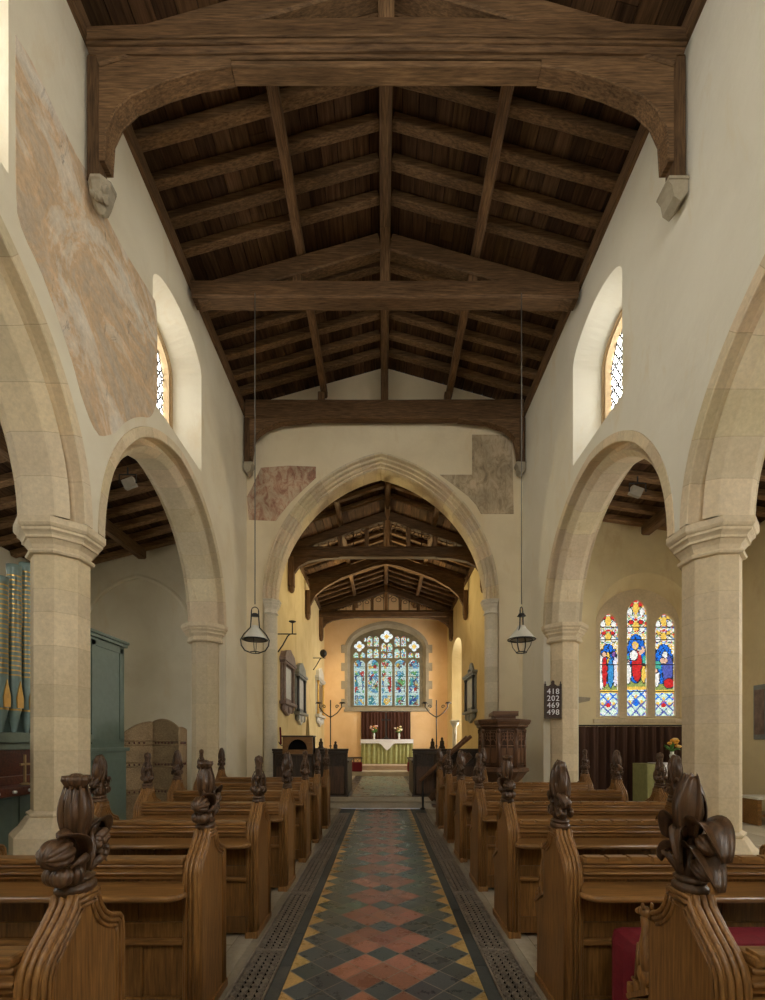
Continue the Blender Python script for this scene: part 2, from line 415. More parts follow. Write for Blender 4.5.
for s in (-1, 1):
    m = side(s)
    a1 = arch(A1['c'], A1['a'], A1['b'] - (.20 if s > 0 else 0), A1['p'], CAP); a2 = arch(A2['c'], A2['a'], A2['b'] - (.06 if s > 0 else 0), A2['p'], CAP); a1 = resample(a1, 17 * 4); a2 = resample(a2, 14 * 4)
    outer = [(WEST, 0)] + [(a1[0][0], 0)] + a1 + a2 + [(a2[-1][0], 0), (E0, 0), (E0, WTOP), (WEST, WTOP)]
    if s < 0: wl = [(7.12, .84), (3.02, .84), (-1.6, .84)]
    else: wl = [(6.98, .80), (2.45, .80), (-1.6, .80)]  # third pair is behind the camera, unseen and added for fill light
    ins = [win_loop(c, hw, 6.1 if q != 1 else 6.2, 7.74, 8.12) for q, (c, hw) in enumerate(wl)]
    outs = [win_loop(c, .64, 6.28, 7.56, 7.98) for c, hw in wl]
    mb = MB(); mb.prism(outer, m, 0, WT, holes=ins)
    for li, lo in zip(ins, outs):
        bridge(mb, li, lo, m, 0.004, .42); bridge(mb, lo, lo, m, .42, WT)
    w = struct(mb, 'wall_left' if s < 0 else 'wall_right', 'plaster' if s < 0 else 'plaster_r')
    for k, lo in enumerate(outs):
        c = wl[k][0]
        o = MB(); inner = [(c + (u - c) * .86, 6.38 + (v - 6.28) * .90) for u, v in lo]
        o.prism(lo, m, .425, .66, holes=[inner]); o.prism(lo, m, .40, .43, holes=[[(c + (u - c) * .93, 6.32 + (v - 6.28) * .953) for u, v in lo]])
        wn = struct(o, 'window_%d' % (len(WINS) + 1), 'stone_o'); WINS.append(wn)
        g = MB(); g.prism(inner, m, .53, .545, col=(1, .98, .92)); g.build('glass', 'glass_clear' if k == 0 else 'glass_near' if k == 1 else 'glass_fill_back', wn)
        l = MB()
        hw = .55
        for sg in (-1, 1):
            for i in range(-16, 26):
                pts = []
                for j in range(0, 61):
                    v = 6.38 + 1.54 * j / 60; u = c + sg * ((v - 6.38) * .62) - sg * i * .125
                    top = 7.53 + .38 * sqrt(max(0, 1 - ((u - c) / hw) ** 2))
                    if abs(u - c) < hw and v < top: pts.append(m(u, v, .524))
                if len(pts) > 1: l.tube([pts[0], pts[-1]], .011, 5)
        for j in range(1, 4): l.tube([m(c - hw, 6.38 + j * .36, .515), m(c + hw, 6.38 + j * .36, .515)], .011, 5)
        l.build('lead_lattice', 'lead', wn)
    # arcade arches
    half_p = [(.003, .04), (.003, -.012), (.115, -.012), (.124, -.002), (.112, .10), (.122, .17), (.160, .195), (.200, .17), (.212, .10), (.222, .085), (.292, .180), (.298, .195), (.298, .23)]
    prof = half_p + [(o_, WT - w_) for o_, w_ in reversed(half_p)]
    for nm, cv, nb, lab in (('near', a1, 17, 'large pale stone arch nearest the viewer in the %s-hand nave wall'), ('far', a2, 14, 'stepped pale stone arch of the %s-hand nave wall, between pillar and chancel wall')):
        mb = MB(); voussoirs(mb, cv, prof, m, nb)
        tag(mb.build('arcade_arch', 'stone', None, m(cv[len(cv) // 2][0], CAP, .4)), lab % ('left' if s < 0 else 'right'), 'arch', 'stone arches of the nave arcades')
    # octagonal pillar
    px = s * (NW + .39) + RC_; L = 'left' if s < 0 else 'right'
    t = thing('stone_pillar', 'tall octagonal stone pillar between the two %s-hand arches' % L, 'pillar', (px, PD_, 0), 'octagonal nave pillars')
    def octo(prof, ap=False): return [(r / cos(pi / 8), z) for r, z in prof]
    R8 = .255
    pr, cl = courses(.70 if s < 0 else .48, 3.43, .36, lambda z: R8 / cos(pi / 8))
    sh = MB(); sh.lathe(pr, 8, ph=pi / 8, sm=False, cols=cl); sh.build('shaft', 'stone', t)
    capp = [(R8, 3.40), (R8 + .035, 3.405), (R8 + .045, 3.425), (R8 + .035, 3.445), (R8 + .005, 3.455), (R8 + .02, 3.50), (R8 + .055, 3.545), (R8 + .072, 3.55),
            (R8 + .072, 3.575), (R8 + .085, 3.595), (R8 + .11, 3.615), (R8 + .11, 3.64), (R8 + .125, 3.65), (R8 + .14, 3.675), (R8 + .14, CAP - .0015), (.0, CAP - .001)]
    cp = MB(); cp.lathe(octo(capp), 8, ph=pi / 8, sm=False); cp.build('capital', 'stone', t)
    bs = MB(); bs.lathe(octo([(q_, zz + (0 if s < 0 else -.22 if zz > .1 else 0)) for q_, zz in ((.43, 0), (.43, .48), (.40, .52), (.36, .56), (.30, .66), (.28, .67), (.295, .685), (.295, .705), (.27, .72), (R8, .73))]), 8, ph=pi / 8, sm=False)
    bs.build('base', 'stone', t)
    capp0 = list(capp)
    # half pillar (respond) against the east pier, and one by the west end
    for yy, a0 in ((9.22, pi), (.0, 0)):
        if yy < 1: continue
        t = thing('half_pillar', 'half octagonal stone pillar at the far end of the %s-hand arcade' % L, 'pillar', (px, yy, 0), 'half pillars ending the arcades')
        pr, cl = courses(.45, 3.43, .40, lambda z: R8 / cos(pi / 8))
        R8 = .325; capp = [(r + .07 if r > 0 else r, z) for r, z in capp]
        half = lambda p: (p[0], min(p[1], -.014), p[2])
        sh = MB(); sh.lathe(pr, 8, ph=pi / 8, sm=False, cols=cl); sh.xf(0, half); sh.build('shaft', 'stone', t)
        cp = MB(); cp.lathe(octo([(r - .03 if r > .33 else r, z) for r, z in capp]), 8, ph=pi / 8, sm=False); cp.xf(0, half); cp.build('capital', 'stone', t)
        bs = MB(); bs.lathe(octo([(.40, 0), (.40, .36), (.36, .40), (.34, .44), (R8, .46)]), 8, ph=pi / 8, sm=False); bs.xf(0, half); bs.xf(0, cl_) if 'arch_shaft' in t.name else 0; bs.build('base', 'stone_p', t)

# bare plaster left when limewash was scraped from the left wall
def lw(px, py, off=.0): # pixel on the left wall plane -> (y, z)
    d = NW * F / (CX - px); return (d, Z(py, d))
edge = [(11, 35), (28, 62), (46, 100), (60, 130), (75, 160), (88, 178), (101, 213), (115, 240), (128, 262), (141, 283), (153, 302), (154.5, 330), (154.5, 400), (150, 414), (140, 424), (118, 432), (97, 437), (88, 424), (78, 396), (70, 366), (61, 338), (49, 303), (36, 268), (20, 236), (13, 215), (11.5, 180)]
poly = resample([lw(*p) for p in edge] + [lw(*edge[0])], 90)[:-1]
def keep_off(p):
    for A in (A1, A2):
        u, v = p[0] - A['c'], p[1] - CAP
        if v > 0:
            q = sqrt((u / A['a']) ** 2 + (v / A['b']) ** 2)
            if q < 1.03: p = (A['c'] + u * 1.03 / q, CAP + v * 1.03 / q)
    return p
poly = [keep_off(p) for p in poly]
mb = MB(); mb.prism(poly, side(-1), -.006, .01)
bp = mb.build('bare_plaster_patch', 'bare', bpy.data.objects['wall_left']); bp['label'] = 'large patch of bare brown plaster where the limewash is scraped off'

# chancel-arch wall
m_e = lambda u, v, w: (u, E0 + w, v)
CA = arch(-.05, 2.71, 3.37, .70, 4.71, 30)
RB = lambda x: 9.90 - .28 * abs(x)      # underside of the nave rafters
outer = [(-NW - WT, 0), (CA[0][0], 0)] + CA + [(CA[-1][0], 0), (NW + WT, 0), (NW + WT, 8.6), (NW, RB(NW) + .13), (RC_, RB(0) + .138), (-NW, RB(NW) + .13), (-NW - WT, 8.6)]
mb = MB(); mb.prism(outer, m_e, 0, E1 - E0); struct(mb, 'wall_chancel_arch', 'gable')
prof = [(.004, .03), (.004, -.05), (.045, -.055), (.062, -.03), (.066, .02), (.085, .03), (.105, -.01), (.135, -.015), (.15, .01), (.152, .06), (.172, .075), (.19, .04), (.21, .035), (.225, .06), (.228, .11), (.245, .12), (.27, .10), (.285, .13), (.29, .17), (.29, .30), (.25, .36), (.20, .40), (.19, .60), (.18, .785), (.004, .785)]
mb = MB(); voussoirs(mb, CA, prof, m_e, 27)
tag(mb.build('chancel_arch', 'stone', None, (-.05, 11, 4.71)), 'wide moulded pointed stone arch opening into the chancel', 'arch')
for s in (-1, 1):
    L = 'left' if s < 0 else 'right'
    xx = -.05 + s * 2.57; lim = .13
    cl_ = lambda p: (max(p[0], -lim) if s < 0 else min(p[0], lim), p[1], p[2]) if p[1] > -.11 else p
    t = thing('arch_shaft', 'slender pale stone shaft under the %s foot of the chancel arch' % L, 'pillar', (xx, E0 + .10, 0), 'shafts of the chancel arch')
    pr, cl = courses(.3, 4.42, .42, lambda z: .165)
    sh = MB(); sh.lathe(pr, 16, sm=True, cols=cl); sh.box(-.125, .125, .02, .22, .3, 4.42); sh.xf(0, cl_) if 'arch_shaft' in t.name else 0; sh.build('shaft', 'stone_p', t)
    cp = MB(); cp.lathe([(.165, 4.38), (.20, 4.40), (.20, 4.42), (.175, 4.44), (.18, 4.5), (.22, 4.56), (.23, 4.6), (.25, 4.62), (.25, 4.66), (.27, 4.68), (.27, 4.703)], 8, ph=pi / 8, sm=False); cp.box(-.125, .15, .0, .24, 4.56, 4.70) if s < 0 else cp.box(-.15, .125, .0, .24, 4.56, 4.70); cp.xf(0, cl_) if 'arch_shaft' in t.name else 0; cp.build('capital', 'stone_p', t)
    bs = MB(); bs.lathe([(.27, 0), (.27, .18), (.22, .24), (.2, .27), (.17, .31)], 16, sm=False); bs.box(-.125, .15, .0, .24, 0, .3) if s < 0 else bs.box(-.15, .125, .0, .24, 0, .3); bs.xf(0, cl_) if 'arch_shaft' in t.name else 0; bs.build('base', 'stone_p', t)
# wall paintings beside the arch
def ew(px, py): return (X(px, E0), Z(py, E0))
def clip_out(pts): return [ew(*p) for p in pts]
mb = MB()
mb.prism(clip_out([(249, 520), (247, 497), (252, 488), (261, 468), (288, 466), (316, 467), (316, 478), (304, 489), (290, 503), (281, 514), (276, 521)]), m_e, -.014, -.002)
mb.build('x', 'paint', None); bpy.data.objects['x'].name = 'wall_painting'
wp = bpy.data.objects['wall_painting']; tag(wp, 'faded reddish medieval wall painting left of the chancel arch', 'wall painting')
mb = MB()
mb.prism(clip_out([(472, 435), (512, 435), (513.5, 514), (481, 514), (476, 505), (468, 496), (456, 487), (444, 478), (440, 475), (472, 475)]), m_e, -.014, -.002)
wp = mb.build('wall_painting', paint_mat('grey_pigment', ((.20, .17, .13), (.40, .31, .20), (.52, .41, .27), (.58, .48, .33), (.46, .28, .19)))); tag(wp, 'faded grey-brown wall painting panel right of the chancel arch', 'wall painting')

# ---------------------------------------------------------------- nave roof
plank_mat = 'board_y'
def slope_boards(name, x0, x1, zf, y0, y1, pitch_n, wd=.23, th=.03):
    """boards running along y, laid side by side across x"""
    mb = MB(); n = max(1, round(abs(x1 - x0) / wd))
    for i in range(n):
        xa = x0 + (x1 - x0) * i / n; xb = x0 + (x1 - x0) * (i + 1) / n; g = (xb - xa) * .025
        y = y0
        while y < y1 - .01:
            L = min(RNG.uniform(1.6, 3.0), y1 - y); k = RNG.uniform(.5, 1.2)
            col = (k, k * RNG.uniform(.92, 1), k * RNG.uniform(.86, 1))
            vs = []
            for yy in (y, y + L - .006):
                for xx, dz in ((xa + g, 0), (xb - g, 0), (xb - g, th), (xa + g, th)): vs.append((xx, yy, zf(xx) + dz))
            mb.add(vs, [(0, 1, 5, 4), (1, 2, 6, 5), (2, 3, 7, 6), (3, 0, 4, 7), (0, 3, 2, 1), (4, 5, 6, 7)], 0, False, col); y += L
    # outer skin so that no daylight leaks in
    mb.add([(x0, y0, zf(x0) + th + .01), (x1, y0, zf(x1) + th + .01), (x1, y1, zf(x1) + th + .01), (x0, y1, zf(x0) + th + .01)], [(0, 1, 2, 3)], 0, False, (.3, .3, .3))
    return struct(mb, name, plank_mat)
RT = .145
slope_boards('ceiling_left', -NW - .9, RC_, lambda x: RB(x - RC_) + RT, WEST - .1, E0 + .05, 1)
slope_boards('ceiling_right', NW + .9, RC_, lambda x: RB(x - RC_) + RT, WEST - .1, E0 + .05, 1)
NEARY, MIDY, FARY = 4.92, 7.53, 10.40
ys = [-3.2, -2.6, -2.0, -1.4, -.8, -.2, .4, 1.0, 1.6]
vis = [5.42, 5.88, 6.32, 6.76, 7.20, 7.82, 8.24, 8.68, 9.15, 9.63, 10.06]
where = ['beyond the nearest truss'] * 5 + ['beyond the plain middle beam'] * 6
idx = [0, 1, 2, 3, 4, 0, 1, 2, 3, 4, 5]
for s in (-1, 1):
    L = 'left' if s < 0 else 'right'
    for i, y in enumerate(vis):
        mb = MB(); wv = RNG.uniform(.12, .15)
        p0 = Vector((s * .11, y, RB(.11) + RT / 2 - .002)); p1 = Vector((s * (NW + .35), y + RNG.uniform(-.02, .02), RB(NW + .35) + RT / 2 - .002)); k = RNG.uniform(.85, 1.25)
        mb.beam(p0, p1, wv, RT - .018, .012, col=(k, k, k * .97), wob=.006, n=5)
        mb.xf(0, lambda p: (p[0] + RC_, p[1], p[2])); tag(mb.build('rafter', 'roof_x', None, tuple(p1)), '%s rafter on the %s nave roof slope %s' % (ORD[idx[i]], L, where[i]), 'rafter', 'common rafters of the nave roof')
    mb = MB(); mb.prism([(s * (NW - .05), 8.79), (s * (NW + .35), 8.79), (s * (NW + .35), RB(NW + .35) - .02), (s * (NW - .05), RB(NW - .05) - .02)], lambda u, v, w: (u, w, v), WEST + .01, E0 - .01)
    mb.xf(0, lambda p: (p[0] + RC_, p[1], p[2])); tag(mb.build('wall_plate', 'roof_y', None, (s * NW, 3, 8.76)), 'long dark timber wall plate along the top of the %s nave wall' % L, 'beam', 'wall plates of the nave')
    mb = MB()
    for ya, yb in ((WEST, NEARY), (NEARY, MIDY), (MIDY, E0 - .02)):
        mb.beam((s * 1.42, ya, RB(1.42) - .10), (s * 1.42, yb, RB(1.42) - .10), .14, .16, .03, wob=.004, n=4, col=(1.05, 1.0, .95))
    mb.xf(0, lambda p: (p[0] + RC_ + .05, p[1], p[2] - (.018 if s > 0 else .004))); tag(mb.build('purlin', 'roof_y', None, (s * 1.42, 3, RB(1.42))), 'long oak purlin running under the rafters of the %s nave roof slope' % L, 'beam', 'purlins of the nave roof')
mb = MB(); mb.beam((0, WEST, RB(0) - .02), (0, E0 - .02, RB(0) - .02), .17, .22, .05, n=8, wob=.004)
mb.xf(0, lambda p: (p[0] + RC_, p[1], p[2])); tag(mb.build('ridge_beam', 'roof_y', None, (0, 3, RB(0))), 'central oak ridge beam running along the nave roof', 'beam')

def tie_truss(y, name_label, zb, ht, th, posts, camber=0.0, moulded=False, pz=7.55, curve=None, king=True, group='roof trusses of the nave'):
    t = thing('roof_truss', name_label, 'roof truss', (RC_, y, zb), group)
    b = MB(); n = 14; sec = []
    vs = []; xs = [-(NW - .06) + (2 * NW - .12) * i / n for i in range(n + 1)]
    half = [(-th / 2, .03), (-th / 2 + .03, 0), (th / 2 - .03, 0), (th / 2, .03), (th / 2, ht - .03), (th / 2 - .03, ht), (-th / 2 + .03, ht), (-th / 2, ht - .03)]
    for x in xs:
        c = camber * (1 - (x / NW) ** 2); e = RNG.uniform(-.008, .008)
        vs += [(x, yy + e, zz + c * (1 if zz > ht / 2 else .35)) for yy, zz in half]
    fs = [tuple(range(8)), tuple(reversed(range(n * 8, n * 8 + 8)))]
    for i in range(n):
        for j in range(8): fs.append((i * 8 + j, i * 8 + 8 + j, i * 8 + 8 + (j + 1) % 8, i * 8 + (j + 1) % 8))
    b.add(vs, fs)
    if moulded:
        for yy, zz, r in ((-th / 2 - .005, .05, .022), (-th / 2 - .005, .11, .014), (-th / 4, -.012, .02), (th / 4, -.012, .02), (0, -.012, .03)):
            b.tube([(x, yy, zz + camber * .35 * (1 - (x / NW) ** 2)) for x in xs], r, 6)
    b.c = [(.8, .78, .76)] * len(b.c); b.build('tie_beam', 'roof_x', t)
    for s in (-1, 1):
        p = MB(); top = RB(1.0) + .28
        p.beam((s * (NW - .12), 0, RB(NW) - .35), (s * .10, 0, RB(0) - .39), .2, .28, .02, col=(.85, .85, .85))
        if y < 10: p.build('principal_rafter', 'roof_x', t)
        st = MB(); st.beam((s * 1.42, 0, ht + camber * .7), (s * 1.42, 0, RB(1.42) - zb - (.26 if y < 10 else .215)), .15, .15, .02, up=(0, 1, 0)); st.build('strut', 'roof_z', t)
        if posts:
            q = MB(); q.beam((s * (NW - .085), 0, pz - zb), (s * (NW - .085), 0, .02), .13, .18, .02, up=(0, 1, 0), col=(.62, .6, .58)); q.build('wall_post', 'roof_z', t)
            cv = [(s * a, z - zb) for a, z in curve]
            polyb = cv + [(s * curve[-1][0], .01), (s * (NW - .15), .01), (s * (NW - .15), curve[0][1] - zb)]
            br = MB(); br.prism(polyb, lambda u, v, w: (u, w, v), -.075, .075)
            br.tube([(u, -.072, v + .012) for u, v in cv], .014, 6); br.tube([(u, .072, v + .012) for u, v in cv], .014, 6)
            br.build('arched_brace', 'roof_x', t)
    for ch in t.children:
        if ch.name.startswith('principal'): ch.location.z = -zb; 
    if king:
        k = MB(); k.beam((0, 0, ht + camber * .9), (0, 0, RB(0) - zb - .15), .17, .17, .02, up=(0, 1, 0)); k.build('king_post', 'roof_z', t)
    return t
near_curve = [(2.96, 7.55), (2.94, 7.86), (2.85, 8.06), (2.68, 8.22), (2.33, 8.37), (1.97, 8.48), (1.63, 8.53)]
t = tie_truss(NEARY, 'moulded oak roof truss nearest the viewer, with arched braces and wall posts on stone corbels', 8.62, .27, .26, True, .10, True, 7.35, near_curve)
pl = MB(); pl.box(-1.63, 1.63, -.075, .075, -.085, -.02, .012); pl.build('brace_rail', 'roof_x', t)
tie_truss(MIDY, 'plain heavy oak tie beam truss halfway along the nave, with no braces', 8.58, .28, .27, False, .0)
far_curve = [(2.99, 7.80), (2.96, 8.05), (2.92, 8.23), (2.82, 8.36), (2.67, 8.47), (2.3, 8.60), (1.65, 8.66)]
tie_truss(FARY, 'oak roof truss against the cream wall above the chancel arch', 8.68, .42, .22, True, .0, False, 7.70, far_curve)
# corbels
def corbel(x, y, z, s, label, carved):
    mb = MB()
    if carved:
        mb.lathe([(.02, -.30), (.07, -.25), (.105, -.15), (.12, -.06), (.12, -.04), (.135, -.03), (.135, .0)], 8, ph=pi / 8, sm=False)
        for k in range(9): mb.ell((RNG.uniform(-.04, .09), -.09 + RNG.uniform(-.02, .02), -.14 + RNG.uniform(-.10, .08)), (.034, .032, .034), 5, .25)
    else:
        mb.prism([(-.10, 0), (.10, 0), (.10, -.05), (.07, -.09), (.05, -.20), (-.02, -.25), (-.10, -.16)], lambda u, v, w: (s * -u, w, v), -.10, .10)
        mb.box(-.11, .11, -.115, .115, -.03, .0, .01)
    st = MB(); st.v, st.f, st.mi, st.sm, st.c = [(a + x, b + y, c + z) for a, b, c in mb.v], mb.f, mb.mi, mb.sm, mb.c
    return tag(st.build('stone_corbel', 'stone_d', None, (x, y, z)), label, 'corbel', 'corbels under the wall posts')
corbel(RC_ - NW + .14, NEARY, 7.35, -1, 'carved foliate stone corbel under the near left wall post', True)
corbel(RC_ + NW - .115, NEARY, 7.35, 1, 'plain grey stone corbel under the near right wall post', False)
corbel(RC_ - NW + .115, FARY, 7.70, -1, 'small stone corbel under the far left wall post', False)
corbel(RC_ + NW - .115, FARY, 7.70, 1, 'small stone corbel under the far right wall post', False)

# ---------------------------------------------------------------- aisles
AX, AY = 7.6, {-1: 10.6, 1: 10.0}
ZA = {-1: lambda x: 6.17 - .255 * (abs(x) - 3.93), 1: lambda x: 6.30 - .146 * (abs(x) - 3.93)}
for s in (-1, 1):
    L = 'left' if s < 0 else 'right'; mat = 'plaster' if s < 0 else 'aisle'; y1 = AY[s]; za = ZA[s]
    # outer wall with two unseen windows, added to light the aisle
    mo = lambda u, v, w: (s * (AX + w), u, v)
    ws = [win_loop(c, .62, 1.9, 3.5, 4.3, 8) for c in ((2.2, 6.6) if s < 0 else (2.2, 6.4))]
    mb = MB(); mb.prism([(WEST, 0), (y1 + .6, 0), (y1 + .6, za(AX) + .1), (WEST, za(AX) + .1)], mo, 0, .6, holes=ws)
    struct(mb, 'wall_%s_aisle' % L, mat)
    for lp in ws:
        o = MB(); c = sum(u for u, v in lp[:2]) / 2
        inn = [(c + (u - c) * .88, 1.98 + (v - 1.9) * .93) for u, v in lp]
        o.prism(lp, mo, .30, .45, holes=[inn]); o.box(s * (AX + .3), s * (AX + .42), c - .05, c + .05, 1.95, 4.1)
        wn = struct(o, 'window_%d' % (len(WINS) + 1), 'stone_d'); WINS.append(wn)
        g = MB(); g.prism(inn, mo, .37, .39, col=(1, .98, .92)); g.build('glass', 'glass_side' if s > 0 else 'glass_fill_left', wn)
    # roof
    slope_boards('ceiling_%s_aisle' % L, s * (NW + .55), s * (AX + .3), lambda x: za(x) + .13, WEST, y1 + .2, 1, .24)
    k = 0; y = y1 - .14
    while y > 3.5:
        mb = MB(); g = RNG.uniform(1.3, 1.7)
        mb.beam((s * (NW + WT + .02), y, za(NW + WT) + .058), (s * (AX - .02), y, za(AX) + .058), .14, .12, .01, wob=.003, n=4, col=(g, g, g))
        tag(mb.build('aisle_rafter', 'roof_x', None, (s * (AX + .1), y, za(AX))), 'dark rafter of the %s aisle roof, %s from its end wall' % (L, ORD[k]), 'rafter', 'rafters of the %s aisle roof' % L)
        k += 1; y -= .50
    xp = 5.4 if s < 0 else 5.55
    mb = MB(); mb.beam((s * xp, 1.0, za(xp) - .14), (s * xp, y1 - .25, za(xp) - .14), .2, .22, .03)
    tag(mb.build('aisle_purlin', 'roof_y', None, (s * xp, 5, za(xp))), 'dark purlin under the rafters of the %s aisle roof' % L, 'beam')
    mb = MB(); mb.box(s * (NW + WT), s * AX, y1 - .05, y1 + .05, 0, .01)
# left aisle east wall with a blocked arch outline
me_l = lambda u, v, w: (u, 10.6 + w, v)
za = ZA[-1]
mb = MB(); mb.prism([(-NW - WT, 0), (-AX - .6, 0), (-AX - .6, za(AX) + .1), (-NW - WT, za(NW + WT) + .15)], me_l, 0, .6)
cv = arch(-5.62, 1.30, 1.35, .35, 3.95, 16)
prof2 = [(0, -.0), (.0, -.035), (.05, -.05), (.10, -.035), (.10, 0)]
rows = [[me_l(*offset(cv, o)[i], w) for o, w in prof2] for i in range(len(cv))]
rows = [[(r[0], r[1], 0.0) if False else r for r in row] for row in rows]
low = [[(q[0], q[1], 0.0) for q in rows[0]]] + rows + [[(q[0], q[1], 0.0) for q in rows[-1]]]
vs = [q for r in low for q in r]; k = 5
mb.add(vs, [(i * k + j, i * k + j + 1, (i + 1) * k + j + 1, (i + 1) * k + j) for i in range(len(low) - 1) for j in range(k - 1)])
struct(mb, 'wall_left_aisle_east', 'plaster')
# right aisle east wall with the stained window
me_r = lambda u, v, w: (u, 10.0 + w, v)
SWc = 5.67
inl = win_loop(SWc, 1.06, 1.93, 4.15, 5.12, 12); oul = win_loop(SWc, .93, 1.99, 4.05, 4.86, 12)
za = ZA[1]
mb = MB(); mb.prism([(NW + WT, 0), (AX + .6, 0), (AX + .6, za(AX) + .1), (NW + WT, za(NW + WT) + .15)], me_r, 0, .6, holes=[inl]); bridge(mb, inl, oul, me_r, .003, .30)
struct(mb, 'wall_right_aisle_east', 'aisle')
# west wall; its unseen window is added, set high for light from above
mb = MB(); wwin = win_loop(0, 1.35, 4.6, 7.0, 8.5, 12); mw = lambda u, v, w: (u, WEST - w, v)
mb.prism([(-AX - .6, 0), (AX + .6, 0), (AX + .6, 6.0), (NW + WT, 6.4), (NW + WT, 8.9), (0, 10.2), (-NW - WT, 8.9), (-NW - WT, 6.4), (-AX - .6, 6.0)], mw, 0, .6, holes=[wwin])
struct(mb, 'wall_west', 'plaster')
o = MB(); inn = [(u * .93, 4.7 + (v - 4.6) * .95) for u, v in wwin]; o.prism(wwin, mw, .25, .45, holes=[inn])
for x in (-.42, .42): o.box(x - .06, x + .06, WEST - .42, WEST - .28, 4.65, 7.9)
wn = struct(o, 'window_%d' % (len(WINS) + 1), 'stone_d'); WINS.append(wn)
g = MB(); g.prism(inn, mw, .36, .38, col=(1, .98, .92)); g.build('glass', 'glass_fill_west', wn)

# ---------------------------------------------------------------- chancel shell
CL, CR, CE, CC = -2.60, 2.85, 20.5, .125
CPZ = 6.86
CRB = lambda x: 7.965 - .335 * abs(x - CC)
m = lambda u, v, w: (CL - w, u, v)
dl = [(16.35, .23), (15.55, .23)] + arch(15.95, .40, .75, .25, 1.65, 8)
mb = MB(); mb.prism([(E1 - .02, 0), (CE, 0), (CE, CPZ), (E1 - .02, CPZ)], m, 0, .7, holes=[dl]); struct(mb, 'wall_chancel_left', 'chancel')
d_ = MB(); d_.prism(dl, m, .25, .32)
for k in range(5): d_.box(CL - .25, CL - .235, 15.57 + k * .156, 15.57 + k * .156 + .145, .25, 1.9)
dd = struct(d_, 'door_1', 'stall_z'); hh = MB(); hh.tube([(CL - .23, 15.7 + .05 * cos(a * pi / 6), 1.1 + .05 * sin(a * pi / 6)) for a in range(12)], .012, 6, True); hh.build('ring_handle', 'iron', dd)
m = lambda u, v, w: (CR + w, u, v)
il = win_loop(17.9, 1.15, 1.3, 4.9, 5.45, 8); ol = win_loop(17.75, .6, 1.7, 4.6, 5.1, 8)
mb = MB(); mb.prism([(E1 - .02, 0), (CE, 0), (CE, CPZ), (E1 - .02, CPZ)], m, 0, .7, holes=[il]); bridge(mb, il, ol, m, .003, .5); bridge(mb, ol, ol, m, .5, .7)
struct(mb, 'wall_chancel_right', 'chancel')
o = MB(); inn = [(17.75 + (u - 17.75) * .85, 1.75 + (v - 1.7) * .96) for u, v in ol]; o.prism(ol, m, .45, .6, holes=[inn]); o.box(CR + .47, CR + .58, 17.71, 17.79, 1.75, 4.95)
wn = struct(o, 'window_%d' % (len(WINS) + 1), 'stone_d'); WINS.append(wn)
g = MB(); g.prism(inn, m, .52, .54, col=(1, .98, .92)); g.build('glass', 'glass_side', wn)
# chancel roof
slope_boards('ceiling_chancel_left', CL - .6, CC, lambda x: CRB(x) + .12, E1 + .012, CE + .1, 1, .22)
slope_boards('ceiling_chancel_right', CR + .6, CC, lambda x: CRB(x) + .12, E1 + .012, CE + .1, 1, .22)
TA, TB, TC = 12.7, 15.5, 18.8
n_ = 0
for s, xe in ((-1, CL), (1, CR)):
    L = 'left' if s < 0 else 'right'; y = 11.75; k = 0
    while y < CE:
        if min(abs(y - q) for q in (TA, TB, TC)) > .16:
            mb = MB(); g = RNG.uniform(.85, 1.25)
            mb.beam((CC + s * .10, y, CRB(CC + .1) + .055), (xe + s * .3, y, CRB(xe + s * .3) + .055), .13, .10, .01, col=(g, g, g * .95))
            tag(mb.build('chancel_rafter', 'roof_x', None, (xe + s * .3, y, CRB(xe))), 'oak rafter of the chancel roof on the %s slope, %s behind the chancel arch' % (L, ORD[k]), 'rafter', 'rafters of the chancel roof'); k += 1
        y += .52
    mb = MB(); mb.prism([(xe - s * .04, CPZ + .005), (xe + s * .3, CPZ + .005), (xe + s * .3, CRB(xe + s * .3) - .005), (xe - s * .04, CRB(xe - s * .04) - .012)], lambda u, v, w: (u, w, v), E1 + .02, CE - .01)
    tag(mb.build('chancel_wall_plate', 'roof_y', None, (xe, 15, CPZ)), 'timber wall plate along the top of the %s chancel wall' % L, 'beam')
    xq = CC + s * 1.28; mb = MB(); mb.beam((xq, E1 + .02, CRB(xq) - .085), (xq, CE - .02, CRB(xq) - .085), .13, .14, .025)
    tag(mb.build('chancel_purlin', 'roof_y', None, (xq, 15, CRB(xq))), 'oak purlin under the %s slope of the chancel roof' % L, 'beam')
mb = MB(); mb.beam((CC, E1 + .02, CRB(CC) - .03), (CC, CE - .02, CRB(CC) - .03), .15, .2, .04)
tag(mb.build('chancel_ridge_beam', 'roof_y', None, (CC, 15, CRB(CC))), 'oak ridge beam along the middle of the chancel roof', 'beam')
